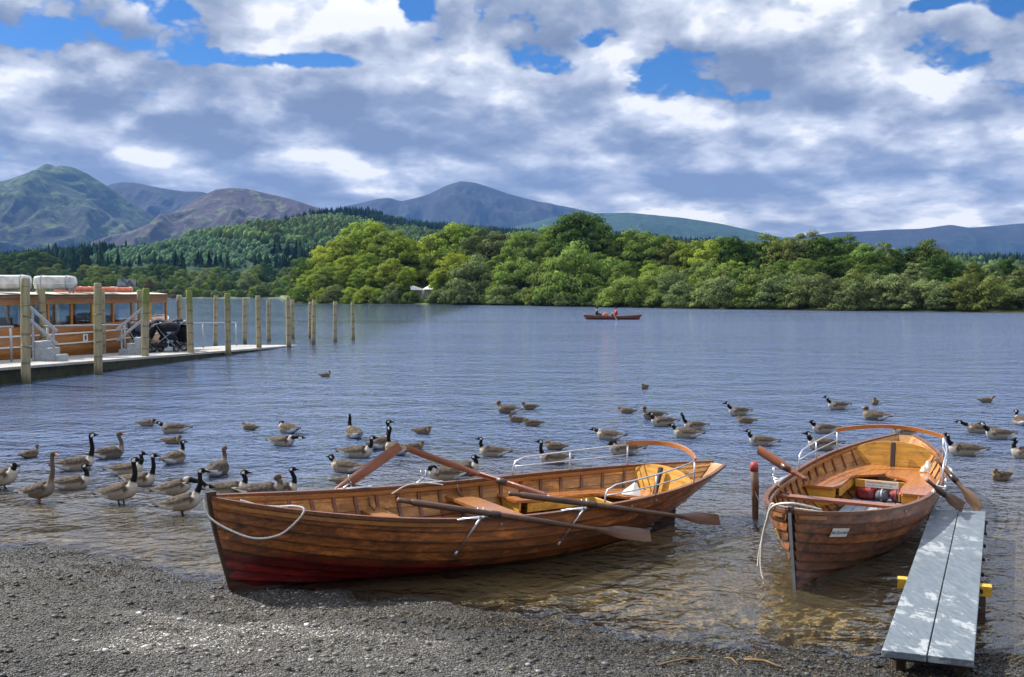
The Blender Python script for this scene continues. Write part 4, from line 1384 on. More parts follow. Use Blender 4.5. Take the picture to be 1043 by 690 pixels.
def mat_deck():
    m, N = newmat('weathered_deck_boards'); co = N.pos()
    n = N.noise(co, 1.4, 6, .65)
    c = N.mix(N.maprange(n, .35, .65), (.40, .385, .35), (.27, .26, .235))
    bd = N.node('ShaderNodeTexWave'); bd.wave_type = 'BANDS'; bd.bands_direction = 'Y'; bd.inputs['Scale'].default_value = 2.2; N.l.new(co, bd.inputs[0])
    c = N.mix(N.maprange(bd.outputs[1], .0, .10, .6, 0), c, (.08, .075, .065))
    N.out(N.principled(c, .85, .3)); return m
def mat_mossy():
    m, N = newmat('mossy_wet_stone'); co = N.pos()
    n = N.noise(co, 3.2, 7, .7); v = N.voronoi(N.mapping(co, scale=(1, 1, 2)), 2.6)
    c = N.mix(N.maprange(n, .4, .62), (.040, .045, .018), (.018, .016, .010))
    c = N.mix(N.maprange(n, .62, .75), c, (.07, .075, .025))
    c = N.mix(N.maprange(v, .0, .1, .7, 0), c, (.01, .01, .008))
    N.out(N.principled(c, .75, .3, 0, N.bump(n, .8, .05))); return m
pz = lambda y: .46 - .0212 * (y - 26.5)
e = empty('pier', (xf_line(26), 26, 0)); tag(e, 'long low landing pier with pale deck running out from the left', 'pier'); og = Vector(e.location)
def slab(y0, y1, o0, o1, zt, zb, name, mat, n=10):
    mb = MB(); rows = []
    for i in range(n + 1):
        y = y0 + (y1 - y0) * i / n; x = xf_line(y)
        a, b = x + o0, x + o1
        t_, b_ = zt(y), zb(y)
        rows.append([(a - og.x, y - og.y, t_), (b - og.x, y - og.y, t_), (b - og.x, y - og.y, b_), (a - og.x, y - og.y, b_)][::-1])
    mb.grid(rows, closed_u=True); mb.f.append((3, 2, 1, 0)); b0 = len(mb.v); mb.f.append((b0 - 4, b0 - 3, b0 - 2, b0 - 1))
    return mb.build(name, mat, e)
slab(18, 47, -3.1, -.16, pz, lambda y: pz(y) - .07, 'deck', mat_deck(), 20)
slab(18, 31.2, -2.95, -.26, lambda y: pz(y) - .073, lambda y: -1.2, 'stone_base', mat_mossy())
slab(31.25, 46.9, -.30, -.20, lambda y: pz(y) - .073, lambda y: max(pz(y) - .33, -.3), 'fascia', mat_mossy())
slab(31.25, 46.9, -2.9, -2.8, lambda y: pz(y) - .073, lambda y: max(pz(y) - .33, -.3), 'fascia', mat_mossy())

def rail_section(y0, y1, off, label, posts):
    e = empty('handrail', (xf_line(y0) + off, y0, pz(y0))); tag(e, label, 'handrail', 'tubular handrails on the pier'); o = Vector(e.location)
    P = lambda y, z: Vector((xf_line(y) + off, y, pz(y) + z)) - o
    mb = MB(); mb.tube([P(y0, 1.02), P(y1, 1.02)], .028, 8); mb.build('top_rail', M['metal_grey'], e, True)
    for y in posts:
        mb = MB(); mb.tube([P(y, 0), P(y, 1.02)], .032, 8); mb.build('upright', M['metal_grey'], e, True)
rail_section(26.0, 30.3, -2.1, 'grey tubular handrail at the far left of the pier', [26.3, 30.2])
rail_section(31.8, 36.3, -2.1, 'grey tubular handrail between the two sets of boarding steps', [31.9, 34.4, 36.2])
rail_section(38.3, 46.2, -2.6, 'thin handrail behind the pushchairs towards the pier end', [38.4, 43.0, 46.1])

def steps(x, y, rz, label, sides=(-1,), n=3):
    e = empty('boarding_steps', (x, y, pz(y)), rz); e.scale = (.86, .86, .90); tag(e, label, 'steps', 'grey boarding steps on the pier')
    W_ = .62
    for k in range(n):
        mb = MB(); mb.box((.30 * k, 0, .22 * (n - k) / 2 - .001 * k), (.30, W_, .22 * (n - k)), bev=.01)
        mb.build('step', M['metal_grey'], e)
    for s in sides:
        mb = MB()
        for xx, z1 in ((-.14, 1.75), (.62, 1.05)):
            mb.box((xx, s * (W_ / 2 + .03), z1 / 2), (.06, .05, z1))
        mb.build('rail_post', mat_steprail, e)
        for dz in (0, -.42):
            mb = MB()
            a = Vector((-.22, s * (W_ / 2 + .065), 1.78 + dz)); b = Vector((.78, s * (W_ / 2 + .065), .98 + dz))
            d = (b - a); L = d.length
            mb.box((a + b) / 2, (L, .045, .10), ry=math.atan2(-(b.z - a.z), b.x - a.x), bev=.008)
            mb.build('rail', mat_steprail, e)
mat_steprail = mat_simple('pale_grey_rail_paint', (.33, .35, .37), .55, .4, 0, .3, 10)
steps(xf_line(30.9) - 1.62, 30.9, R(-8), 'grey boarding steps with sloping rails by the second post, nearer the camera')
steps(xf_line(35.6) - 1.25, 35.6, R(188), 'grey boarding steps with sloping rails beside the pushchairs', (1,))

# pushchairs
def pushchair(x, y, rz, label, hood, seatm, accent=None, s=1.0, k=0):
    e = empty('pushchair', (x, y, pz(y)), rz); tag(e, label, 'pushchair', 'pushchairs parked together on the pier')
    e.scale = (s, s, s)
    fr = MB()
    for q in (-1, 1):
        yy = q * .24
        fr.tube([(.42, yy * .8, .12), (.10, yy, .48), (-.22, yy, .92), (-.36, yy, 1.02)], .014, 6)
        fr.tube([(-.34, yy, .12), (-.05, yy, .40), (.22, yy, .62)], .013, 6)
    fr.tube([(-.36, -.24, 1.02), (-.40, -.12, 1.04), (-.40, .12, 1.04), (-.36, .24, 1.02)], .018, 7)
    fr.tube([(-.34, -.24, .13), (-.34, .24, .13)], .012, 6)
    fr.build('frame', M['metal_grey'], e, True)
    for wx, wr in ((.42, .10), (-.34, .135)):
        for q in (-1, 1):
            mb = MB(); mb.tube([(wx + wr * .84 * math.cos(a), q * (.26 if wx < 0 else .2), wr + wr * .84 * math.sin(a)) for a in [2 * math.pi * j / 18 for j in range(18)]], wr * .17, 6, closed=True)
            wh = mb.build('wheel', M['black'], e, True)
            mb = MB()
            for j in range(5):
                a = 2 * math.pi * j / 5; mb.tube([(wx, q * (.26 if wx < 0 else .2), wr), (wx + wr * .8 * math.cos(a), q * (.26 if wx < 0 else .2), wr + wr * .8 * math.sin(a))], .008, 4)
            mb.build('spokes', M['metal_grey'], wh, True)
    # seat shell
    rows = []
    prof = [(.40, .30), (.34, .42), (.14, .46), (-.02, .50), (-.14, .72), (-.22, .93)]
    for px_, pz_ in prof:
        rows.append([(px_ + (.06 if abs(a) == 1 else 0), a * .20, pz_ + (.13 if abs(a) == 1 else .0)) for a in (-1, -.85, -.4, 0, .4, .85, 1)])
    mb = MB(); mb.grid(rows); so_ = mb.build('seat', seatm, e, True)
    sm = so_.modifiers.new('th', 'SOLIDIFY'); sm.thickness = .045
    rows = []
    for i in range(9):
        a = R(-8 + 128 * i / 8)
        rows.append([(-.16 + .33 * math.cos(a) * (1 - .08 * abs(b)), b * .235, .80 + .33 * math.sin(a) * (1 - .22 * b * b)) for b in (-1, -.8, -.4, 0, .4, .8, 1)])
    mb = MB(); mb.grid(rows); h = mb.build('hood', hood, e, True)
    sm = h.modifiers.new('th', 'SOLIDIFY'); sm.thickness = .03
    mb = MB(); mb.box((-.08, 0, .24), (.44, .36, .16), bev=.04); mb.build('basket', M['black'], e)
    if accent:
        blobm = MB(); blobm.box((.02, .27, .50), (.16, .08, .34), bev=.03, rz=.2); blobm.build('hanging_bag', accent, e)
M['pram_dark'] = mat_simple('dark_navy_fabric', (.022, .022, .030), .8, .2, 0, .4, 14)
M['pram_grey'] = mat_simple('charcoal_fabric', (.060, .058, .072), .8, .2, 0, .4, 14)
M['pink'] = mat_simple('pink_fabric', (.62, .07, .16), .7, .3, 0, .2, 14)
M['teal'] = mat_simple('blue_fabric', (.04, .17, .32), .7, .3, 0, .3, 14)
def pp(px, d): return ((px - 521.5) / FPX * d)
pushchair(pp(139, 37.2), 37.2, R(-20), 'grey pushchair with pale rimmed hood, leftmost of the parked group', M['pram_grey'], M['pram_grey'], None, 1.0)
pushchair(pp(151, 38.0), 38.0, R(170), 'black pushchair with a bright pink bag hanging from it', M['pram_dark'], M['pram_dark'], M['pink'], 1.0)
pushchair(pp(166, 38.3), 38.3, R(15), 'large dark pushchair with a blue bag in the middle of the group', M['pram_grey'], M['pram_dark'], M['teal'], 1.1)
pushchair(pp(176, 38.9), 38.9, R(200), 'dark pushchair with bulky hood right of the blue bag', M['pram_dark'], M['pram_grey'], None, 1.1)
pushchair(pp(185, 39.6), 39.6, R(100), 'black pushchair seen end on, rightmost of the parked group', M['pram_dark'], M['pram_dark'], None, .98)
blob_bag('coat', M['pram_dark'], 'dark coat heaped over the handles of the pushchairs', 'coat', (pp(171, 38.2), 38.2, pz(38.2) + .92), (.72, .5, .36), 8, .3)

# ------------------------------------------------------------------ passenger launch
M['launch_wood'] = mat_wood('launch_varnish', (.50, .20, .040), (.34, .12, .022), .28, .6, 0, .5, .15)
M['launch_dark'] = mat_wood('launch_dark_wood', (.11, .045, .015), (.06, .025, .01), .35, .4, 0, .5, .2)
M['launch_glass'] = None
def mat_glass():
    m, N = newmat('window_glass')
    gl = N.node('ShaderNodeBsdfGlossy'); gl.inputs['Roughness'].default_value = .02
    tr = N.node('ShaderNodeBsdfTransparent'); tr.inputs[0].default_value = (.80, .88, .92, 1)
    N.out(N.mixs(.10, tr.outputs[0], gl.outputs[0])); return m
M['launch_glass'] = mat_glass()
ang = math.atan2(1, .178)
lx, ly = xf_line(36) - 4.85, 36.0
launch = empty('passenger_launch', (lx, ly, 0), ang); tag(launch, 'varnished wooden passenger launch with long windowed cabin moored behind the pier', 'launch')
# local +x = forward (away from the camera along the pier), -y = towards the pier
HL = 8.2
def lsec(t):
    w = 1.42 * (1 - max(0, t) ** 5.5) ** .8 * (1 - .12 * max(0, -t) ** 2); sh = 1.02 + .38 * max(0, t) ** 2.4 + .05 * t * t
    return w, sh
mb = MB()
nst = 48
for s in (1, -1):
    rows = []
    for i in range(nst + 1):
        t = -1 + 2 * i / nst; w, sh = lsec(t); x = t * HL * .86 if t < 0 else t * 8.2
        r_ = [(x, s * max(.02, w), sh), (x, s * max(.02, w * .995), sh * .62), (x - max(0, t) * .2, s * max(.02, w * .93), .12), (x - max(0, t) * .5, s * max(.015, w * .6), -.3)]
        if s < 0: r_ = r_[::-1]
        rows.append(r_)
    mb.grid(rows)
rows = []
x = -HL * .86; w, sh = lsec(-1)
mb.add([(x, -w, sh), (x, w, sh), (x, w * .93, .12), (x, -w * .93, .12)], [(0, 1, 2, 3)])
mb.build('hull', M['launch_wood'], launch, auto=50)
for zz, hh, nm, mt in ((.99, .05, 'trim_line', M['white']), (.66, .045, 'trim_line', M['white']), (.10, .09, 'boot_top', M['dark_wood'])):
    mb = MB()
    for s in (1, -1):
        rows = []
        for i in range(nst + 1):
            t = -1 + 2 * i / nst; w, sh = lsec(t); x = t * HL * .86 if t < 0 else t * 8.2
            z = zz + (sh - 1.02) * (zz / 1.0); w = max(.02, w * (1 if zz > .5 else .935)) + .006
            r_ = [(x, s * w, z), (x, s * (w + .02), z), (x, s * (w + .02), z + hh), (x, s * w, z + hh)]
            if s > 0: r_ = r_[::-1]
            rows.append(r_)
        mb.grid(rows, closed_u=True)
    mb.build(nm, mt, launch, auto=50)
mb = MB()
dk = []
for i in range(nst + 1):
    t = -1 + 2 * i / nst; w, sh = lsec(t); x = t * HL * .86 if t < 0 else t * 8.2
    dk.append([(x, -max(.01, w - .01), sh - .04), (x, max(.01, w - .01), sh - .04)])
mb.grid(dk); mb.build('deck', M['launch_wood'], launch)
# cabin
cx0, cx1, cw = -6.6, 6.35, 1.20
zb_, zw0, zw1, zr = 1.0, 1.30, 2.00, 2.30
for s in (1, -1):
    mb = MB(); mb.box(((cx0 + cx1) / 2, s * cw, (zb_ + zw0) / 2), (cx1 - cx0, .06, zw0 - zb_), bev=.005); mb.build('lower_panel', M['launch_wood'], launch)
    mb = MB(); mb.box(((cx0 + cx1) / 2, s * (cw + .01), (zw1 + zr) / 2), (cx1 - cx0 + .1, .07, zr - zw1), bev=.005)
    mb.box(((cx0 + cx1) / 2, s * (cw + .05), zw1 + .03), (cx1 - cx0 + .12, .03, .04)); mb.box(((cx0 + cx1) / 2, s * (cw + .05), zr - .05), (cx1 - cx0 + .12, .03, .04))
    mb.build('upper_panel', M['launch_wood'], launch)
    npil = 10
    for i in range(npil + 1):
        x = cx0 + (cx1 - cx0) * i / npil
        mb = MB(); mb.box((x, s * cw, (zw0 + zw1) / 2), (.11 if i % 3 else .20, .065, zw1 - zw0 - .002)); mb.build('pillar', M['launch_wood'] if i % 3 else M['yellow_wood'], launch)
        if i < npil:
            xa = x + (cx1 - cx0) / npil / 2
            mb = MB(); mb.box((xa, s * cw, (zw0 + zw1) / 2), ((cx1 - cx0) / npil - .16, .010, zw1 - zw0 - .004)); mb.build('window', M['launch_glass'], launch)
    
for x in (cx0, cx1):
    mb = MB(); mb.box((x, 0, (zb_ + zw0) / 2), (.05, 2 * cw - .07, zw0 - zb_)); mb.box((x, 0, (zw1 + zr) / 2), (.05, 2 * cw - .07, zr - zw1 - .01))
    mb.build('end_panel', M['launch_wood'], launch)
mb = MB(); rows = []
for x in (cx0 - .25, cx0 - .24, 0, cx1 + .24, cx1 + .25):
    rows.append([(x, yy, zr + .11 * (1 - (yy / 1.42) ** 2) + zo) for yy, zo in [(-1.42, 0), (-1.2, 0), (-.7, 0), (0, 0), (.7, 0), (1.2, 0), (1.42, 0), (1.42, -.05), (0, -.06), (-1.42, -.05)]])
mb.grid(rows, closed_u=True); mb.f.append(tuple(range(10))); b0 = len(mb.v); mb.f.append(tuple(range(b0 - 1, b0 - 11, -1)))
mb.build('roof', mat_simple('cream_roof_canvas', (.50, .44, .36), .8, .3, 0, .2, 6), launch, auto=40)
mb = MB()
for s in (-1, 1): mb.box((0, s * 1.425, zr + .0), (cx1 - cx0 + .5, .02, .07))
mb.build('roof_edge', M['launch_dark'], launch)
mb = MB(); mb.box((.35, -1.417, .83), (.28, .02, .24), bev=.003); sg = mb.build('wall_sign', M['white'], launch)
mb = MB(); mb.box((.35, -1.43, .83), (.10, .006, .15)); mb.build('sign_mark', M['dark_txt'], sg)
for xx in (-5.2, -3.0, -1.0, 1.2, 3.2):
    for s in (-1, 1):
        mb = MB(); mb.box((xx, s * .62, 1.12), (.42, .7, .10), bev=.02); mb.box((xx - .2, s * .62, 1.35), (.06, .7, .42), bev=.02); mb.build('bench', M['launch_dark'], launch)
mb = MB(); mb.box((7.1, 0, 1.24), (.7, 1.1, .10), bev=.04); mb.build('fore_hatch', M['launch_wood'], launch)

# liferaft canisters on cradles
def canister(px, d, w, label):
    x = pp(px, d); e = empty('liferaft_canister', (x, d, 2.36), ang + math.pi / 2 - R(75)); tag(e, label, 'liferaft', 'white liferaft canisters on the launch roof')
    e.rotation_euler = (0, 0, R(10))
    rows = []; n = 20; L = w; rd = .29
    for i in range(17):
        q = -1 + 2 * i / 16; ff = (1 - abs(q) ** 9) ** .4 if abs(q) < 1 else 0.02
        ff = max(ff, .05)
        rows.append([(q * L / 2, rd * ff * math.copysign(abs(math.cos(a)) ** .42, math.cos(a)) * 1.05, .36 + rd * .80 * ff * math.copysign(abs(math.sin(a)) ** .42, math.sin(a))) for a in [2 * math.pi * k / n for k in range(n)]])
    mb = MB(); mb.grid(rows, closed_u=True); mb.build('shell', mat_simple('white_shell', (.66, .65, .60), .5, .4, 0, .45, 3.5), e, True)
    mb = MB(); mb.grid([[(p[0], p[1] * 1.03, .36 + (p[2] - .36) * .06 - .03) for p in r] for r in rows], closed_u=True); mb.build('seam', M['white'], e, True)
    for q in (-.28, .28):
        mb = MB(); mb.tube([(q * L, rd * 1.08 * math.copysign(abs(math.cos(a)) ** .42, math.cos(a)), .36 + rd * .84 * math.copysign(abs(math.sin(a)) ** .42, math.sin(a))) for a in [2 * math.pi * k / n for k in range(n)]], .014, 5, closed=True)
        mb.build('strap', M['metal_grey'], e, True)
    mb = MB()
    for q in (-.36, .36):
        for s in (-1, 1):
            mb.tube([(q * L, s * .30, .0), (q * L, s * .30, .30)], .018, 6)
        mb.tube([(q * L, -.30, .05), (q * L, .30, .05)], .018, 6)
    for s in (-1, 1): mb.tube([(-.40 * L, s * .30, .07), (.40 * L, s * .30, .07)], .02, 6)
    mb.build('cradle', M['metal_grey'], e, True)
canister(11, 33.2, 1.32, 'white liferaft canister on the launch roof, the left one cut by the picture edge')
canister(57, 34.6, 1.38, 'white liferaft canister on the launch roof, the right one strapped in its cradle')
def lifefloat(px, d, L, label, sc=1.0):
    x = pp(px, d); e = empty('life_float', (x, d, 2.40), ang); tag(e, label, 'life float', 'orange life floats on the launch roof')
    mb = MB(); pts = []
    for k in range(28):
        a = 2 * math.pi * k / 28
        pts.append((L / 2 * math.copysign(abs(math.cos(a)) ** .5, math.cos(a)), .36 * math.copysign(abs(math.sin(a)) ** .5, math.sin(a)), .11))
    mb.tube(pts, .095, 10, closed=True); mb.build('ring', mat_simple('faded_orange', (.72, .19, .09), .55, .4, 0, .25, 8), e, True)
    mb = MB()
    for k in range(4): mb.box((-L / 2 + L * (k + .5) / 4, 0, .08), (.12, .70, .03))
    mb.build('slats', M['white'], e)
    mb = MB()
    for k in (3, 11, 17, 25):
        p = pts[k]; mb.tube([(p[0], p[1] + .1 * math.cos(a), .11 + .1 * math.sin(a)) for a in [2 * math.pi * j / 10 for j in range(10)]], .012, 5, closed=True)
    mb.build('straps', M['white'], e, True)
lifefloat(78, 36.4, 1.6, 'orange life float lying on the launch roof beside the white canister')
lifefloat(97, 38.2, 1.8, 'orange life float on the launch roof behind the second pier post')
lifefloat(117, 40.3, 1.5, 'orange life float at the front end of the launch roof')

# ------------------------------------------------------------------ people
def person(name, loc, rz, joints, radii, edges, label, shirt, trouser, skin, hair, s=1.0):
    """skinned body grown from a skeleton; one continuous mesh coloured by bone"""
    e = empty('person', loc, rz); tag(e, label, 'person')
    me = bpy.data.meshes.new('body')
    names = list(joints)
    me.from_pydata([tuple(c * s for c in joints[n]) for n in names], [(names.index(a), names.index(b)) for a, b in edges], [])
    o = bpy.data.objects.new('body', me); COL.objects.link(o)
    sk = o.modifiers.new('skin', 'SKIN'); sk.use_smooth_shade = True
    for i, n in enumerate(names):
        r = radii[n] * s; me.skin_vertices[0].data[i].radius = (r, r)
        me.skin_vertices[0].data[i].use_root = (n == 'pelvis')
    ss = o.modifiers.new('sub', 'SUBSURF'); ss.levels = 2; ss.render_levels = 2
    bpy.context.view_layer.update()
    dg = bpy.context.evaluated_depsgraph_get()
    nm = bpy.data.meshes.new_from_object(o.evaluated_get(dg))
    o.modifiers.clear(); o.data = nm; nm.name = 'body'
    J = {n: Vector(joints[n]) * s for n in names}
    cols = {'head': skin, 'neck': skin, 'hand_l': skin, 'hand_r': skin}
    co = np.array([v.co[:] for v in nm.vertices])
    d = np.stack([np.linalg.norm(co - np.array(J[n]), axis=1) - radii[n] * s * .5 for n in names], 1)
    pick = d.argmin(1); cl = np.zeros((len(co), 4), np.float32); cl[:, 3] = 1
    for i, n in enumerate(names):
        c = cols.get(n, trouser if n in ('pelvis', 'knee_l', 'knee_r', 'foot_l', 'foot_r') else shirt)
        cl[pick == i, :3] = c
    ca = nm.color_attributes.new('Col', 'FLOAT_COLOR', 'POINT'); ca.data.foreach_set('color', cl.ravel())
    mm, N = newmat('clothes_and_skin'); N.out(N.principled(N.attr('Col'), .75, .25))
    nm.materials.clear(); nm.materials.append(mm); o.parent = e
    for p in nm.polygons: p.use_smooth = True
    # hair cap
    h = J['head']; mb = MB(); rows = []
    r = radii['head'] * s * 1.12
    for i in range(8):
        a = -.35 + (math.pi / 2 + .35) * i / 7
        rows.append([(h.x - .02 * s + r * math.cos(a) * math.cos(b), h.y + r * .95 * math.cos(a) * math.sin(b), h.z + .03 * s + r * 1.08 * math.sin(a)) for b in [2 * math.pi * k / 14 for k in range(14)]])
    mb.grid(rows, closed_u=True); mb.build('hair', mat_simple('hair_%s' % name, hair, .8, .2), e, True)
    return e
EDG = [('pelvis', 'chest'), ('chest', 'neck'), ('neck', 'head'), ('chest', 'sh_l'), ('chest', 'sh_r'), ('sh_l', 'el_l'), ('sh_r', 'el_r'), ('el_l', 'hand_l'), ('el_r', 'hand_r'), ('pelvis', 'knee_l'), ('pelvis', 'knee_r'), ('knee_l', 'foot_l'), ('knee_r', 'foot_r')]
RAD = dict(pelvis=.15, chest=.155, neck=.058, head=.105, sh_l=.075, sh_r=.075, el_l=.05, el_r=.05, hand_l=.042, hand_r=.042, knee_l=.075, knee_r=.075, foot_l=.06, foot_r=.06)
SIT = dict(pelvis=(0, 0, .14), chest=(.04, 0, .50), neck=(.06, 0, .68), head=(.09, 0, .82), sh_l=(.04, .19, .56), sh_r=(.04, -.19, .56), el_l=(.18, .25, .36), el_r=(.18, -.25, .36), hand_l=(.42, .16, .40), hand_r=(.42, -.16, .40),
           knee_l=(.42, .13, .26), knee_r=(.42, -.13, .26), foot_l=(.62, .12, -.12), foot_r=(.62, -.12, -.12))
BEND = dict(pelvis=(0, 0, .18), chest=(.42, 0, .36), neck=(.60, 0, .36), head=(.74, 0, .33), sh_l=(.46, .2, .34), sh_r=(.46, -.2, .34), el_l=(.60, .22, .10), el_r=(.60, -.22, .10), hand_l=(.78, .12, .02), hand_r=(.78, -.12, .02),
            knee_l=(.35, .14, .05), knee_r=(.35, -.14, .05), foot_l=(.30, .14, -.35), foot_r=(.30, -.14, -.35))
LW = lambda x, y, z: tuple(Matrix.Translation(launch.location) @ Matrix.Rotation(ang, 4, 'Z') @ Vector((x, y, z)))
person('a', LW(1.45, -.55, 1.22), ang, BEND, dict(RAD, chest=.21, pelvis=.20), EDG, 'person in black bending forward inside the launch behind its window', (.012, .012, .014), (.012, .012, .014), (.30, .17, .12), (.02, .015, .012))

# far rowing boat with two people
fb = Vector(on_z(624, 325.6, 0))
e = empty('distant_rowing_boat', fb, 0); tag(e, 'far rowing boat low in the water carrying two people across the lake', 'rowing boat')
Lh = 2.62; mb = MB(); inn = MB()
for s in (1, -1):
    rows = []; rows2 = []
    for i in range(33):
        t = -1 + 2 * i / 32; w = .60 * (1 - abs(t) ** 2.4) ** .8 + .02; sh = .30 + .16 * t * t
        r_ = [(t * (Lh - .3 * (1 - q)), s * w * f, -.08 + (sh + .08) * q) for q, f in ((0, .1), (.15, .6), (.45, .9), (.75, .98), (1, 1))]
        r2 = [(x * .985, y * .93, z + .015 if k < 4 else z) for k, (x, y, z) in enumerate(r_)]
        rows.append(r_[::-1] if s > 0 else r_); rows2.append(r2 if s > 0 else r2[::-1])
    mb.grid(rows); inn.grid(rows2)
mfar = mat_wood('far_boat_wood', (.24, .085, .045), (.15, .05, .028), .4, .3, 0, 1, .2)
mb.build('hull', mfar, e, True); inn.build('inner_planking', M['hull_in'] if False else mfar, e, True)
mb = MB()
for s in (1, -1):
    mb.tube([(-Lh + 2 * Lh * i / 24, s * (.60 * (1 - abs(-1 + i / 12) ** 2.4) ** .8 + .02), .30 + .16 * (-1 + i / 12) ** 2) for i in range(25)], .028, 6)
mb.build('gunwale', M['oar_red'], e, True)
for x in (-1.5, .15, 1.3):
    mb = MB(); mb.box((x, 0, .2), (.24, 1.0, .03)); mb.build('seat', M['trim'], e)
person('b', (fb.x - 1.45, fb.y, .18), 0, SIT, RAD, EDG, 'person in a dark teal jacket sitting at the left end of the far boat', (.02, .06, .075), (.03, .03, .04), (.45, .27, .20), (.02, .015, .01), 1.0)
person('c', (fb.x + .35, fb.y, .18), math.pi, SIT, RAD, EDG, 'person in a red top rowing the far boat, facing the teal jacket', (.48, .045, .06), (.05, .05, .08), (.45, .27, .20), (.03, .018, .01), 1.0)
blob_bag('bag', mat_simple('orange_bag', (.62, .16, .08), .6, .3), 'small orange bag between the two people in the far boat', 'bag', (fb.x - .6, fb.y, .42), (.5, .32, .34), 6)
oar((fb.x - .0, fb.y - .05, .62), (fb.x + .15, fb.y - 2.1, .02), 'oar of the far rowing boat dipping towards the camera', M['oar'], .5, group='oars of the far boat')
oar((fb.x - .0, fb.y + .05, .62), (fb.x + .15, fb.y + 2.1, .02), 'oar of the far rowing boat dipping on its far side', M['oar'], .5, group='oars of the far boat')
# ------------------------------------------------------------------ trees
def leaf_mat(name, base, tip, trans=.35, rough=.6):
    m, N = newmat(name)
    oi = N.node('ShaderNodeObjectInfo')
    n = N.noise(N.coord(), 3.2, 3, .6)
    c = N.mix(N.maprange(n, .35, .65), base, tip)
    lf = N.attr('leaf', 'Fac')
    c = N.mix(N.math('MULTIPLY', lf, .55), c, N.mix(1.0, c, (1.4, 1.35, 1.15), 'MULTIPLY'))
    hs = N.node('ShaderNodeHueSaturation')
    N._in(hs.inputs['Hue'], N.maprange(oi.outputs['Random'], 0, 1, .480, .512))
    N._in(hs.inputs['Value'], N.maprange(N.math('FRACT', N.math('MULTIPLY', oi.outputs['Random'], 7.3)), 0, 1, .75, 1.25))
    N.l.new(c, hs.inputs['Color']); c = hs.outputs[0]
    df = N.node('ShaderNodeBsdfDiffuse'); tr = N.node('ShaderNodeBsdfTranslucent')
    N.l.new(c, df.inputs[0]); N.l.new(c, tr.inputs[0])
    sh = N.mixs(trans, df.outputs[0], tr.outputs[0])
    N.out(sh); return m
LM = dict(
    bright=leaf_mat('bright_leaves', (.155, .23, .034), (.225, .30, .050)),
    green=leaf_mat('green_leaves', (.10, .165, .036), (.155, .225, .052)),
    dark=leaf_mat('dark_leaves', (.042, .085, .022), (.070, .115, .028), .25),
    willow=leaf_mat('grey_green_leaves', (.105, .145, .055), (.155, .20, .078), .3),
    olive=leaf_mat('olive_leaves', (.100, .140, .036), (.15, .19, .055), .3),
    conifer=leaf_mat('conifer_needles', (.020, .046, .020), (.036, .066, .028), .15),
    rust=leaf_mat('brown_leaves', (.09, .065, .030), (.13, .10, .045), .25),
    yellow=leaf_mat('yellow_green_leaves', (.20, .27, .030), (.27, .33, .045)))
M['bark'] = mat_simple('bark', (.10, .075, .052), .9, .2, 0, .5, 6, .5)

def quads_from(C, Nn, size, rng, asp=1.0):
    """leaf quads at C facing roughly Nn"""
    n = len(C)
    Nn = Nn + rng.normal(0, .38, (n, 3)); Nn /= np.linalg.norm(Nn, axis=1)[:, None] + 1e-9
    r = rng.normal(0, 1, (n, 3)); U = np.cross(Nn, r); U /= np.linalg.norm(U, axis=1)[:, None] + 1e-9
    W_ = np.cross(Nn, U)
    s = (size * (.6 + .8 * rng.random(n)))[:, None]
    V = np.stack([C - U * s - W_ * s * asp * .5, C + U * s * .3 - W_ * s * asp, C + U * s + W_ * s * asp * .5, C - U * s * .3 + W_ * s * asp], 1)
    return V.reshape(-1, 3)

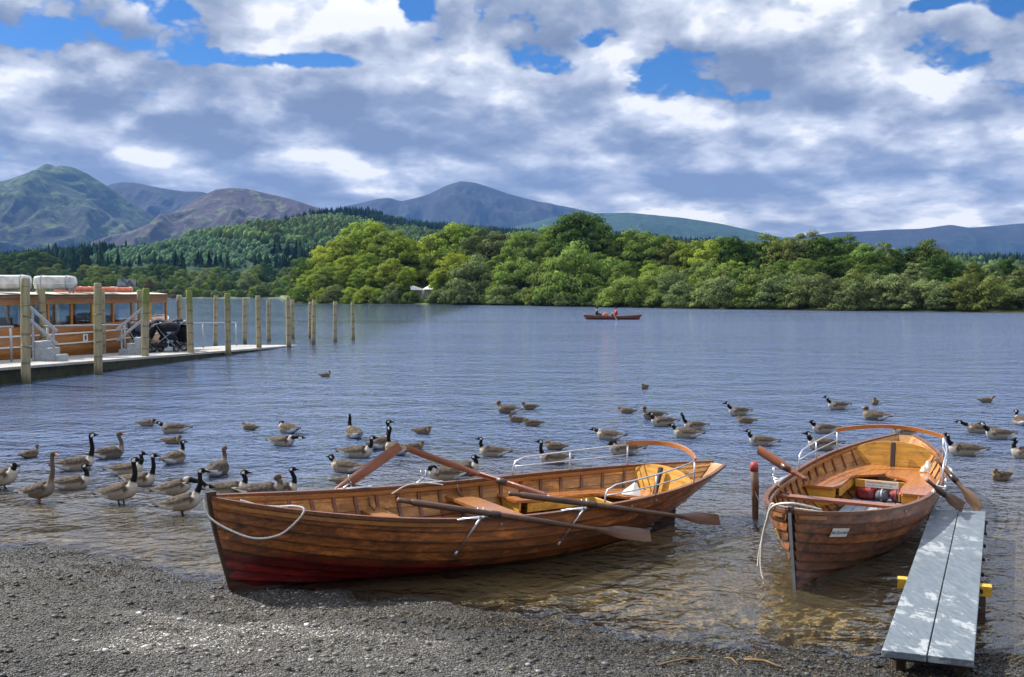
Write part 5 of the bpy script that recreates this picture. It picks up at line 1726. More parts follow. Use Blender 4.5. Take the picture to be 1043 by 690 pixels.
def crown_mesh(kind, seed):
    rng = np.random.default_rng(seed)
    P = []; NN = []; LF = []; SZ = []
    if kind == 'conifer':
        n = 3000
        h = rng.random(n) ** 1.3
        ang_ = rng.random(n) * 6.283
        tier = .82 + .18 * np.abs(np.sin(h * 34))
        rad = .20 * (1 - h) ** .85 * tier * (.55 + .45 * rng.random(n) ** .4) * (1 + .18 * np.sin(ang_ * 3 + h * 9)) + .006
        P = np.stack([rad * np.cos(ang_), rad * np.sin(ang_), .10 + .90 * h - rad * .30], 1)
        NN = np.stack([np.cos(ang_), np.sin(ang_), .7 + 0 * h], 1); LF = rng.random(n) * .6; SZ = .014 + .010 * rng.random(n)
    else:
        if kind == 'broad': nc, rx, z0, z1, cr, per = 84, .34, .14, 1.0, (.05, .115), 150
        elif kind == 'tall': nc, rx, z0, z1, cr, per = 56, .24, .12, 1.0, (.065, .115), 170
        elif kind == 'bush': nc, rx, z0, z1, cr, per = 84, .80, .0, 1.0, (.09, .24), 160
        elif kind == 'pine': nc, rx, z0, z1, cr, per = 30, .34, .52, 1.0, (.07, .12), 90
        k = 0; cs = []
        lob = rng.normal(0, 1, (7, 3)); lob /= np.linalg.norm(lob, axis=1)[:, None]; amp = rng.uniform(-.28, .22, 7)
        while len(cs) < nc:
            d = rng.normal(0, 1, 3); d /= np.linalg.norm(d)
            if kind == 'bush' and d[2] < -.15: continue
            r = (.42 + .64 * rng.random() ** .45)
            r *= 1 + sum(a * max(0, float(d @ l)) ** 3 for a, l in zip(amp, lob))
            x, y, z = d * r
            if kind == 'bush': c = (x * rx, y * rx, max(.04, z * .86 + .0))
            elif kind == 'pine':
                zc = .76; c = (x * rx, y * rx, zc + z * .2)
            else:
                zc = (z0 + z1) / 2; taper = 1 - .32 * max(0, z) ** 1.5 - .15 * max(0, -z)
                c = (x * rx * taper, y * rx * taper, zc + z * (z1 - z0) / 2 * .90)
            cs.append((c, rng.uniform(*cr)))
        for c, r in cs:
            n = per
            d = rng.normal(0, 1, (n, 3)); d /= np.linalg.norm(d, axis=1)[:, None]
            d[:, 2] = np.where(d[:, 2] < -.35, -d[:, 2] * .6, d[:, 2]); d /= np.linalg.norm(d, axis=1)[:, None]
            rr_ = r * (.70 + .38 * rng.random(n) ** .7) * (1 + .15 * np.sin(d[:, 0] * 7 + d[:, 2] * 5))
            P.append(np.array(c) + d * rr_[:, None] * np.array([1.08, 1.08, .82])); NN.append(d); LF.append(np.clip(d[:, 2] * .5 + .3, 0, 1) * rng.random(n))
            SZ.append(np.full(n, .0092 if kind != 'bush' else .019) * (.8 + .5 * rng.random(n)))
        # loose outer sprays for a broken outline
        P = np.vstack(P); NN = np.vstack(NN); LF = np.concatenate(LF); SZ = np.concatenate(SZ)
    P = np.asarray(P); V = quads_from(P, NN, SZ, rng)
    if kind == 'bush': V[:, 2] = np.maximum(V[:, 2], -.02)
    F = np.arange(len(V)).reshape(-1, 4)
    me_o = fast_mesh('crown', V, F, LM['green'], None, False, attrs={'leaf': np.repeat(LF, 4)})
    me = me_o.data; bpy.data.objects.remove(me_o)
    # shade each leaf by its clump's outward direction, as a dense spray of leaves would
    cen = np.array([0, 0, .35 if kind == 'bush' else .5]); out = P - cen; out /= np.linalg.norm(out, axis=1)[:, None] + 1e-9
    nrm = NN / (np.linalg.norm(NN, axis=1)[:, None] + 1e-9) * .75 + out * .35 + rng.normal(0, .18, NN.shape)
    nrm /= np.linalg.norm(nrm, axis=1)[:, None]
    me.polygons.foreach_set('use_smooth', np.ones(len(me.polygons), bool))
    me.normals_split_custom_set_from_vertices(np.repeat(nrm, 4, 0).tolist())
    return me, P

def trunk_mesh(kind, seed, P):
    rr = random.Random(seed); mb = MB()
    top = {'broad': .62, 'tall': .75, 'bush': .35, 'pine': .82, 'conifer': .96}[kind]; r0 = {'broad': .028, 'tall': .022, 'bush': .03, 'pine': .020, 'conifer': .014}[kind]
    pts = [(0, 0, -.06)] + [(rr.uniform(-.012, .012) * i, rr.uniform(-.012, .012) * i, top * i / 5) for i in range(1, 6)]
    mb.tube(pts, [r0 * 1.3, r0, r0 * .85, r0 * .65, r0 * .45, r0 * .2], 7)
    if kind != 'conifer':
        for k in range(9 if kind != 'bush' else 6):
            z = top * rr.uniform(.25 if kind != 'pine' else .6, .9); a = rr.uniform(0, 6.28); L = rr.uniform(.14, .30) * (1.6 if kind == 'bush' else 1)
            b = Vector((0, 0, z)); m = b + Vector((math.cos(a), math.sin(a), .7)) * L * .5; t = b + Vector((math.cos(a), math.sin(a), .95)) * L
            mb.tube([b, m, t], [r0 * .42, r0 * .28, r0 * .1], 5)
    o = mb.build('trunk', M['bark'], None, True); me = o.data; bpy.data.objects.remove(o)
    return me
PROTO = {}
for kd, cnt in (('broad', 4), ('tall', 2), ('bush', 4), ('pine', 1), ('conifer', 2)):
    PROTO[kd] = []
    for q in range(cnt):
        me, P = crown_mesh(kd, 100 + q * 7 + len(kd)); PROTO[kd].append((me, trunk_mesh(kd, q, P)))

TREES = []
KNAME = dict(broad='broadleaf_tree', tall='tall_tree', bush='willow_bush', pine='pine_tree', conifer='conifer_tree')
def tree(kind, x, y, h, mat, seed, wide=1.0, gz=None):
    rr = random.Random(seed); cm, tm = PROTO[kind][rr.randrange(len(PROTO[kind]))]
    z = gz if gz is not None else float(ground_h(x, y))
    e = empty(KNAME[kind], (x, y, z - .05), rr.uniform(0, 6.28))
    w = wide * rr.uniform(.92, 1.1)
    e.scale = (h * w, h * w, h)
    for nm, me in (('crown', cm), ('trunk', tm)):
        o = bpy.data.objects.new(nm, me); COL.objects.link(o); o.parent = e
        if nm == 'crown': o.material_slots[0].link = 'OBJECT'; o.material_slots[0].material = LM[mat]
    TREES.append((e, kind, mat, x, y, h))
    return e

SKY = [(296, 292), (303, 272), (312, 258), (330, 247), (345, 240), (360, 232), (372, 226), (385, 224), (400, 231), (412, 238), (425, 244), (440, 240), (452, 231), (465, 224), (478, 230), (490, 233), (505, 232), (520, 234), (532, 231), (545, 231), (556, 232),
       (568, 225), (578, 214), (588, 212), (600, 213), (610, 222), (622, 239), (640, 234), (655, 231), (672, 234), (688, 239), (705, 240), (722, 240), (735, 237), (748, 236), (762, 240), (780, 238), (800, 237), (822, 235), (840, 235), (860, 239), (880, 243), (900, 245),
       (920, 250), (938, 246), (945, 240), (955, 254), (972, 259), (990, 262), (1008, 263), (1024, 258), (1040, 264), (1070, 266), (1110, 262)]
def sky_top(px): return float(np.interp(px, [a for a, b in SKY], [b for a, b in SKY]))
def zone(px, rr, row):
    if row == 0:
        if px < 440: return rr.choice(['green', 'bright', 'green', 'willow'])
        return rr.choice(['willow', 'willow', 'willow', 'olive', 'green'])
    if px < 470: return rr.choice(['bright', 'bright', 'green', 'yellow', 'bright'])
    if px < 560: return rr.choice(['green', 'bright', 'green', 'willow'])
    if px < 620: return rr.choice(['dark', 'green'])
    if px < 800: return rr.choice(['green', 'bright', 'green', 'dark', 'olive'])
    return rr.choice(['olive', 'dark', 'green', 'willow', 'dark'])
rr = random.Random(5)
def place_px(px, off):
    """a spot behind the far shore seen towards px, off metres inland"""
    az = (px - 521.5) / FPX; y = float(shore_far_r(az)) + off
    return az * y, y
def top_h(px, top, x, y): return -.035 * CAM_H * 8 + CAM_H + (298 - top) * y / FPX - float(ground_h(x, y))
sd = 1000
# shore row of bushes
px = 306
while px < 1140:
    gap = 424 < px < 442
    x, y = place_px(px, rr.uniform(1.5, 3.5))
    st_px = sky_top(px)
    h = rr.uniform(2.6, 4.8)
    if px < 470: h *= .85
    if gap: h = 1.0
    tree('bush', x, y, h, zone(px, rr, 0), sd, rr.uniform(.85, 1.15)); sd += 1
    px += h * .95 * FPX / y * rr.uniform(.75, 1.05) if not gap else 8
# second row
px = 304
while px < 1150:
    x, y = place_px(px, rr.uniform(6, 9))
    s0 = sky_top(px); base = 298 + CAM_H * FPX / y
    frac = rr.uniform(.45, .66)
    h = top_h(px, base + (s0 - base) * frac, x, y)
    if 418 < px < 448: px += 6; continue
    kd = 'bush' if px > 480 and rr.random() < .75 else 'broad'
    tree(kd, x, y, h, zone(px, rr, 0 if kd == 'bush' else 1), sd, .9 if kd == 'bush' else 1.15); sd += 1
    px += h * (.75 if kd == 'bush' else .5) * FPX / y * rr.uniform(.8, 1.1)
# third row
px = 300
while px < 1160:
    x, y = place_px(px, rr.uniform(12, 17))
    s0 = sky_top(px) + 8; base = 298 + CAM_H * FPX / y
    h = top_h(px, base + (s0 - base) * rr.uniform(.66, .86), x, y)
    kd = rr.choice(['broad', 'broad', 'bush']) if px > 620 else 'broad'
    if not (420 < px < 446): tree(kd, x, y, h, zone(px, rr, 1), sd, .85 if kd == 'bush' else 1.1); sd += 1
    px += h * .46 * FPX / y * rr.uniform(.85, 1.1)
# skyline trees at the profile points
for i, (px, tp) in enumerate(SKY):
    x, y = place_px(px, 22 + rr.uniform(-3, 5)); h = top_h(px, tp, x, y)
    kd = 'broad'
    if 577 < px < 605: mt = 'dark'
    else: mt = zone(px, rr, 1)
    if px in (945,): kd, mt = 'tall', 'olive'
    if px in (303, 312): kd, mt = 'pine' if px == 312 else 'broad', 'dark' if px == 312 else 'olive'
    if px in (425, 440): mt = 'yellow'
    if px in (385, 330): mt = 'yellow'
    tree(kd, x, y, h, mt, sd, .95 if px in (588, 578, 600) else .92); sd += 1
    px2 = px + 8; x, y = place_px(px2, 30 + rr.uniform(0, 6)); h = top_h(px2, sky_top(px2) + rr.uniform(3, 9), x, y)
    tree('broad', x, y, h, zone(px2, rr, 1), sd, 1.05); sd += 1
# thin pale tree right of the tents
x, y = place_px(446, 3); tree('tall', x, y, 6.2, 'yellow', 4321, .9)
x, y = place_px(412, 4); tree('tall', x, y, 6.6, 'yellow', 4322, .9)

# white marquees under the trees
def marquee(px, off, w, label):
    x, y = place_px(px, off); z = float(ground_h(x, y)); e = empty('marquee', (x, y, z)); tag(e, label, 'marquee', 'white tents under the trees')
    mb = MB(); rows = []
    for i in range(9):
        q = -1 + 2 * i / 8; rows.append([(q * w / 2, -1.6, 1.9), (q * w / 2, 0, 2.1 + .75 * (1 - abs(q))), (q * w / 2, 1.6, 1.9)])
    mb.grid(rows); r_ = mb.build('canopy', M['white'], e); r_.modifiers.new('t', 'SOLIDIFY').thickness = .05
    for sx in (-1, 1):
        for sy in (-1, 1):
            mb = MB(); mb.tube([(sx * w / 2 * .97, sy * 1.55, 0), (sx * w / 2 * .97, sy * 1.55, 1.92)], .06, 6); mb.build('pole', M['white'], e, True)
    mb = MB(); mb.box((0, 1.5, .95), (w * .9, .04, 1.85)); mb.build('side_sheet', M['white'], e)
marquee(421, 9, 4.6, 'larger white marquee glimpsed through the gap in the lakeside trees')
marquee(438, 10, 2.6, 'smaller white marquee right of the larger one under the trees')

# ---------------- wooded rise and mountains
def ridge_mesh(name, prof, depth, mat, near=.0, slope=.55, amp=.10, seed=1, nu=260, nv=70, foot=0.0, back=1.0, sharp=1.0, reach=None):
    px = np.linspace(prof[0][0], prof[-1][0], nu)
    tp = np.interp(px, [a for a, _ in prof], [b for _, b in prof])
    # smooth the joints of the profile a little
    k = np.array([1, 2, 3, 2, 1.]) / 9; tp = np.convolve(np.pad(tp, 2, 'edge'), k, 'valid')
    xr = (px - 521.5) / FPX * depth
    hr = CAM_H + (298 - tp) * depth / FPX
    edge = np.clip(np.minimum(np.arange(nu), np.arange(nu)[::-1]) / (nu * .04), 0, 1)
    v = np.linspace(-1, 1, nv)
    RN = (hr.max() / slope if reach is None else reach)
    Y = depth + v[:, None] * RN * np.where(v < 0, 1.0, back)[:, None] + 0 * xr[None]
    Xs = xr[None] * (1 + 0 * v[:, None])
    a = np.abs(v)[:, None]
    prof_v = (1 - a ** sharp) * 1.0
    sc = 1.0 / (hr.max() * .9)
    wx = fbm(Xs * sc * .8, Y * sc * .8, 3, seed + 5) * .8
    rg = ridged(Xs * sc * 1.3 + wx, Y * sc * .55, 5, seed) - .62
    rg2 = fbm(Xs * sc * 6, Y * sc * 6, 4, seed + 9)
    env = a * (1 - a) * 4
    Z = foot + (hr[None] - foot) * prof_v + hr.max() * amp * rg * env * 3.6 + hr.max() * .022 * rg2 * np.minimum(1, a * 6)
    Z = np.minimum(Z, CAM_H + (hr[None] - CAM_H) * Y / depth * (1 - .02 * a) - .2 * a * 20)
    F = (np.arange(nv - 1)[:, None] * nu + np.arange(nu - 1)[None])[..., None] + np.array([0, 1, nu + 1, nu])
    o = fast_mesh(name, np.stack([Xs, Y, Z], -1).reshape(-1, 3), F.reshape(-1, 4), mat, attrs={'hgt': ((Z - foot) / hr.max()).ravel()})
    tag(o, kind='structure'); return o, (Xs, Y, Z)

def mat_fell(name, low, mid, high, scale=.004, patch=(.10, .13, .045), rocks=.5, forest=None):
    m, N = newmat(name); p = N.pos()
    n1 = N.noise(N.mapping(p, scale=(1, .5, 1.6)), scale, 6, .6, .3); n2 = N.noise(p, scale * 6, 6, .65); n3 = N.noise(p, scale * 22, 4, .6)
    h = N.math('ADD', N.attr('hgt', 'Fac'), N.math('MULTIPLY', N.math('SUBTRACT', n1, .5), .5))
    c = N.ramp(h, [(.12, low), (.42, mid), (.75, high)])
    c = N.mix(N.maprange(n2, .52, .62, 0, .75), c, patch)
    c = N.mix(N.maprange(n3, .66, .76, 0, rocks), c, (.26, .24, .23))
    c = N.mix(N.maprange(n3, .25, .45, .45, 0), c, (.02, .03, .015))
    N.out(N.principled(c, .95, .1, 0, N.bump(n2, .9, 14 if scale < .01 else 3))); return m
heather = mat_fell('heather_fell', (.020, .028, .018), (.044, .034, .038), (.048, .036, .044), .0035)
green_f = mat_fell('grassy_fell', (.009, .019, .015), (.028, .028, .024), (.024, .040, .017), .0030, (.085, .12, .030))
blue_f = mat_fell('far_fell', (.007, .016, .014), (.011, .021, .018), (.022, .021, .022), .0025, (.030, .040, .028), .10)
forest_f = mat_fell('forested_fell', (.013, .036, .022), (.015, .038, .024), (.022, .046, .028), .006, (.045, .075, .034), .0)

ridge_mesh('hills', [(-330, 262), (-200, 236), (-90, 212), (-40, 200), (0, 188), (20, 181), (38, 174), (45, 170), (50, 167), (54, 167), (60, 170.5), (66, 169), (78, 171), (90, 176), (105, 186), (125, 199), (150, 215), (175, 232), (200, 250), (235, 270)], 4600, green_f, seed=3, amp=.16, slope=.42, nu=420, nv=120)
ridge_mesh('hills', [(60, 215), (100, 194), (118, 187), (128, 185), (140, 186), (165, 191), (190, 194), (208, 194.5), (225, 200), (260, 215), (330, 240)], 5900, blue_f, seed=8, amp=.10, slope=.5)
ridge_mesh('hills', [(90, 262), (120, 245), (150, 230), (185, 213), (205, 200), (222, 192.5), (238, 191), (252, 192), (270, 196), (290, 201), (320, 210), (345, 217), (380, 230), (420, 243), (470, 258)], 3700, heather, seed=14, amp=.15, slope=.45, nu=360, nv=110)
ridge_mesh('hills', [(300, 226), (330, 216), (355, 209), (372, 206), (386, 202.5), (398, 202), (410, 205), (425, 201), (440, 196), (455, 189), (470, 185), (485, 186.5), (500, 191), (520, 198), (550, 206), (580, 211), (615, 219), (660, 232), (720, 250)], 6500, blue_f, seed=22, amp=.15, slope=.45, nu=360, nv=100)
ridge_mesh('hills', [(470, 246), (520, 232), (560, 222), (600, 217), (640, 216.5), (690, 221), (730, 227), (765, 235), (790, 241), (830, 250), (880, 262)], 5000, forest_f, seed=31, amp=.08, slope=.35)
ridge_mesh('hills', [(740, 252), (790, 243), (830, 238.5), (850, 236), (875, 235), (900, 233.5), (935, 233), (965, 229), (985, 232), (1010, 230), (1043, 227), (1100, 220), (1200, 214), (1350, 225)], 6000, blue_f, seed=37, amp=.10, slope=.35, nu=320)
low1, (LX, LY, LZ) = ridge_mesh('hills', [(-350, 282), (-200, 281), (0, 281), (60, 280), (90, 273), (125, 264), (150, 260), (185, 259), (220, 258), (258, 255), (280, 247), (300, 237), (325, 227), (350, 222), (380, 222), (400, 227), (430, 233), (470, 237), (510, 240), (560, 243), (640, 248), (760, 262), (900, 268), (1100, 272), (1300, 272)], 1500, forest_f, seed=41, amp=.02, slope=.5, nu=300, nv=60, foot=1.0, sharp=1.15, reach=980)

# houses on the far left shore
def house(px, y, w, h, label, wallm, roofm, rz=0.3, zo=0):
    x = (px - 521.5) / FPX * y; z = float(ground_h(x, y)) + zo
    e = empty('house', (x, y, z), rz); tag(e, label, 'house')
    d = w * .8
    mb = MB(); mb.box((0, 0, h / 2), (w, d, h)); mb.add([(-w / 2, -d / 2, h), (-w / 2, d / 2, h), (-w / 2, 0, h + d * .45), (w / 2, -d / 2, h), (w / 2, d / 2, h), (w / 2, 0, h + d * .45)], [(0, 2, 1), (3, 4, 5)])
    mb.box((w * .2, -d / 2 - w * .12, h / 2 + .1), (w * .36, w * .24, h + .2)); mb.add([(w * .02, -d / 2 - w * .24, h + .2), (w * .38, -d / 2 - w * .24, h + .2), (w * .2, -d / 2 - w * .24, h + w * .3)], [(0, 1, 2)])
    mb.build('wall', wallm, e)
    mb = MB(); o_ = .4
    for s in (-1, 1):
        a = [(-w / 2 - o_, s * (d / 2 + o_), h - o_ * .9), (w / 2 + o_, s * (d / 2 + o_), h - o_ * .9), (w / 2 + o_, 0, h + d * .45), (-w / 2 - o_, 0, h + d * .45)]
        mb.add(a + [(x_, y_, z_ + .2) for x_, y_, z_ in a], [(0, 1, 2, 3), (7, 6, 5, 4), (0, 4, 5, 1), (1, 5, 6, 2), (3, 2, 6, 7), (0, 3, 7, 4)])
    for s in (-1, 1):
        a = [(w * .2, -d / 2 - w * .24 - .3, h + w * .3), (w * .2, 0, h + w * .3), (w * .2 + s * w * .21, 0, h), (w * .2 + s * w * .21, -d / 2 - w * .24 - .3, h)]
        mb.add(a + [(x_, y_, z_ + .2) for x_, y_, z_ in a], [(0, 1, 2, 3), (7, 6, 5, 4), (0, 4, 5, 1), (1, 5, 6, 2), (3, 2, 6, 7), (0, 3, 7, 4)])
    rf = mb.build('roof', roofm, e)
    mb = MB(); mb.box((-w * .3, 0, h + d * .5), (.9, .9, 2.2), bev=.05); mb.build('chimney', wallm, rf)
    for k, (wx, wz) in enumerate(((-.35, .3), (-.12, .3), (-.35, .7), (-.12, .7), (.2, .3), (.2, .75))):
        yy = -d / 2 - .03 if wx < .1 else -d / 2 - w * .24 - .03
        mb = MB(); mb.box((wx * w, yy, wz * h), (w * .09, .08, h * .22)); fr = mb.build('window', M['white'], e)
        mb = MB(); mb.box((wx * w, yy - .05, wz * h), (w * .07, .04, h * .18)); mb.build('pane', M['black'], fr)
slate = mat_simple('slate_roof', (.075, .08, .095), .8, .3, 0, .3, .6)
stone = mat_simple('grey_stone_wall', (.17, .165, .16), .9, .2, 0, .3, .8)
house(130, 470 + 18, 7.5, 4.2, 'grey stone house with steep slate roof among the far left trees', stone, slate, .25, .2)
house(80, 640, 6.5, 5, 'small white house high among trees above the liferafts', M['white'], slate, .2, 4.5)

# far left shore: individual trees
rr = random.Random(77)
def left_tree(px, y, top, kd, mt, wide=1.0, gz=None):
    global sd
    x = (px - 521.5) / FPX * y; g = float(ground_h(x, y)) if gz is None else gz
    h = CAM_H + (298 - top) * y / FPX - g
    if h < 1.5: h = 2.5
    tree(kd, x, y, h, mt, sd, wide, g); sd += 1
px = -30
while px < 312:
    y = float(shore_far_r((px - 521.5) / FPX)) + rr.uniform(3, 8)
    if px > 285: y = 485
    if not 122 < px < 138: left_tree(px, y, rr.uniform(290, 296), 'bush', rr.choice(['willow', 'green', 'olive', 'green']), .9)
    px += rr.uniform(5, 9)
px = -30
while px < 330:
    if not 123 < px < 137: left_tree(px, rr.uniform(502, 520), rr.uniform(278, 288), 'broad', rr.choice(['green', 'green', 'green', 'olive', 'willow', 'bright']), 1.1)
    px += rr.uniform(7, 12)
px = -30
while px < 340:
    tp = 268 if px < 60 else 272
    left_tree(px, rr.uniform(560, 600), tp + rr.uniform(-4, 5), 'broad', rr.choice(['green', 'dark', 'dark', 'olive']), 1.05, 3.0)
    px += rr.uniform(8, 13)
for px, tp in ((87, 253), (90, 256), (103, 254), (76, 258), (165, 262), (172, 265), (186, 258)):
    left_tree(px, 610, tp, 'conifer', 'conifer', 1.1, 4.0)
for px, tp in ((20, 257), (38, 254), (8, 259), (48, 257), (55, 262), (30, 256)):
    left_tree(px, 630, tp, 'broad', 'dark', 1.1, 4.0)
left_tree(152, 492, 284, 'broad', 'rust', 1.0)

# hillside wood beyond: reads as one mass
def far_wood():
    rng = np.random.default_rng(5)
    V = []; Fq = []; C = []; nb = 0
    def sample(X, Y, Z, n, ybias, lo, hi):
        i = (lo + (hi - lo) * rng.random(n) ** ybias) * (X.shape[0] - 1); j = rng.random(n) * (X.shape[1] - 2)
        i0 = np.floor(i).astype(int); j0 = np.floor(j).astype(int); fi = i - i0; fj = j - j0; i1 = np.minimum(i0 + 1, X.shape[0] - 1)
        def L(A): return (A[i0, j0] * (1 - fi) + A[i1, j0] * fi) * (1 - fj) + (A[i0, j0 + 1] * (1 - fi) + A[i1, j0 + 1] * fi) * fj
        return L(X), L(Y), L(Z)
    x, y, z = sample(LX, LY, LZ, 62000, 1.0, .0, .58)
    pxs = 521.5 + FPX * x / y
    keep = (pxs > -120) & (pxs < 1130) & (y > 640)
    # clearings: pale felled ground
    x, y, z = x[keep], y[keep], z[keep]; n = len(x)
    con = (fbm(x * .0042 + 3, y * .004, 3, 95) + (y > 1280) * .45) > .06
    h = np.where(con, rng.uniform(6, 13, n), rng.uniform(3.5, 10, n)); rad = np.where(con, h * .20, h * .40)
    cols = np.where(con[:, None], np.array([.045, .092, .048]), np.array([.105, .165, .062])) * (.5 + .95 * rng.random((n, 1)))
    cols = np.where(((~con) & (rng.random(n) < .15))[:, None], np.array([.11, .13, .03]), cols)
    patch = fbm(x * .0075 + 7, y * .0040, 4, 131); young = (patch > .07) & (~con); old = (patch < -.14)
    h = np.where(young, h * .55, np.where(old, h * 1.25, h)); rad = np.where(young, rad * .62, np.where(old, rad * 1.2, rad))
    cols = np.where(young[:, None], np.array([.10, .17, .085]) * (.7 + .5 * rng.random((n, 1))), np.where(old[:, None], cols * .62, cols))
    # conifers: 3 stacked jittered cones (7 sided); broadleaf: lumpy dome
    ns = 6
    a = (np.arange(ns) / ns * 6.283)[None] + rng.random((n, 1)) * 6
    lv_c = [(.10, 1.0), (.38, .50), (.38, .78), (.66, .28), (.66, .48), (1.0, .02)]
    lv_b = [(.06, .70), (.30, 1.0), (.55, .98), (.78, .75), (.93, .42), (1.0, .08)]
    rings = []
    for (zc, rc), (zb, rb) in zip(lv_c, lv_b):
        jit = 1 + .75 * (rng.random((n, ns)) - .5)
        rr_ = np.where(con[:, None], rc * rad[:, None], rb * rad[:, None] * .9) * jit
        zz = z[:, None] + np.where(con[:, None], zc, zb) * h[:, None] * (1 + .22 * (rng.random((n, ns)) - .5))
        rings.append(np.stack([x[:, None] + rr_ * np.cos(a), y[:, None] + rr_ * np.sin(a), zz], -1))
    V = np.stack(rings, 1)  # n,6,ns,3
    base = (np.arange(n) * 6 * ns)[:, None, None]
    q = np.array([[(r * ns + k, r * ns + (k + 1) % ns, (r + 1) * ns + (k + 1) % ns, (r + 1) * ns + k) for k in range(ns)] for r in range(5)]).reshape(-1, 4)
    F = (base + q[None]).reshape(-1, 4)
    m, N = newmat('far_wood_leaves'); df = N.node('ShaderNodeBsdfDiffuse')
    nn = N.noise(N.pos(), .5, 3, .6); c = N.mix(N.maprange(nn, .35, .65), N.attr('Col'), N.mix(1.0, N.attr('Col'), (.5, .55, .5), 'MULTIPLY'))
    N.l.new(c, df.inputs[0]); N.out(df.outputs[0])
    o = fast_mesh('far_wood', V.reshape(-1, 3), F, m, smooth=False, colors=np.repeat(cols, 6 * ns, 0))
    tag(o, 'distant mixed wood of conifers and broadleaf trees covering the low hills', 'wood', kind='stuff')
far_wood()

# labels for the individual trees (by kind, colour and neighbours)
MN = dict(bright='bright green', green='mid green', dark='dark green', willow='grey green', olive='olive green', conifer='dark blue green', rust='rusty brown', yellow='yellow green')
KN = dict(broad='round crowned broadleaf tree', tall='slim upright tree', bush='rounded waterside bush', pine='flat topped pine', conifer='pointed conifer')
PLACES = [(-1e9, 0, 'at the left edge above the pier'), (0, 40, 'above the left liferaft canister'), (40, 85, 'above the right liferaft canister'), (85, 125, 'above the orange life floats'), (125, 140, 'around the grey stone house'),
          (140, 190, 'above the parked pushchairs'), (190, 240, 'behind the middle pier posts'), (240, 300, 'behind the outer pier posts'), (300, 345, 'at the left tip of the bright lakeside wood'), (345, 410, 'left of the white marquees'), (410, 450, 'around the white marquees'),
          (450, 500, 'right of the white marquees'), (500, 565, 'between the marquees and the tall dark tree'), (565, 620, 'around the tallest dark tree'), (620, 655, 'above the far rowing boat'), (655, 720, 'right of the far rowing boat'), (720, 790, 'below the dip between the right hand fells'),
          (790, 870, 'above the red topped stake and bow on boat'), (870, 930, 'behind the wooden arch of the bow on boat'), (930, 985, 'near the slim olive tree at the right'), (985, 1e9, 'at the right edge of the wood')]
use = {}
for e, kd, mt, x, y, h in TREES:
    pxx = 521.5 + FPX * x / y
    pl = next(p for a, b, p in PLACES if a <= pxx < b)
    sf = shore_far_r(x / y) ; off = y - sf
    ro = 'at the waterline' if off < 10 and y < 400 or y < 495 else 'in the middle rows' if (off < 20 and y < 400) or 495 <= y < 540 else 'in the back row'
    size = 'low' if h < 4 else 'tall' if h > 11 else 'mid sized'
    lab = '%s %s %s %s %s' % (size, MN[mt], KN[kd].replace('round crowned ', '').replace('rounded ', ''), ro.replace('in the ', '').replace('at the ', 'on the '), pl)
    use.setdefault(lab, []).append((pxx, e))
ORD = ['leftmost', 'second', 'third', 'fourth', 'fifth', 'sixth', 'seventh', 'eighth', 'ninth']
for lab, lst in use.items():
    lst.sort(key=lambda t: t[0])
    for i, (pxx, e) in enumerate(lst):
        l = lab if len(lst) == 1 else (ORD[i] if i < 9 else 'far') + ' ' + lab if i == 0 else ORD[min(i, 8)] + ' from left, ' + lab
        e['label'] = ' '.join(l.split()[:16]); e['category'] = 'bush' if 'bush' in lab else 'tree'; e['group'] = 'trees and bushes on the far shore'

# ------------------------------------------------------------------ air
mb = MB(); mb.box((0, 3650, 430), (11400, 8600, 880))
hz = mb.build('haze', None); m = bpy.data.materials.new('haze_air'); m.use_nodes = True; m.node_tree.nodes.clear(); N = NT(m.node_tree)
pv = N.node('ShaderNodeVolumePrincipled'); pv.inputs['Color'].default_value = (.17, .40, .95, 1); pv.inputs['Density'].default_value = 4.8e-5; pv.inputs['Anisotropy'].default_value = .1
o_ = N.node('ShaderNodeOutputMaterial'); N.l.new(pv.outputs[0], o_.inputs['Volume'])
hz.data.materials.append(m); tag(hz, 'thin blue haze in the air over the lake and fells', 'haze', kind='stuff')
# ------------------------------------------------------------------ camera, light, render settings
cam = bpy.data.cameras.new('camera'); cam.lens = 36.0 * FPX / 1043.0; cam.sensor_width = 36; cam.clip_start = .1; cam.clip_end = 40000
co = bpy.data.objects.new('camera', cam); COL.objects.link(co)
co.location = (0, 0, CAM_H); co.rotation_euler = (math.pi / 2 - PITCH, 0, 0)
SC.camera = co
SUN_DIR = Vector((-.62, .38, .69)).normalized()      # towards the sun
sl = bpy.data.lights.new('sun', 'SUN'); sl.energy = 5.0; sl.angle = R(.53); sl.color = (1, .95, .86)
so = bpy.data.objects.new('sun', sl); COL.objects.link(so)
so.rotation_euler = SUN_DIR.to_track_quat('Z', 'Y').to_euler(); so.location = (-40, 20, 60)

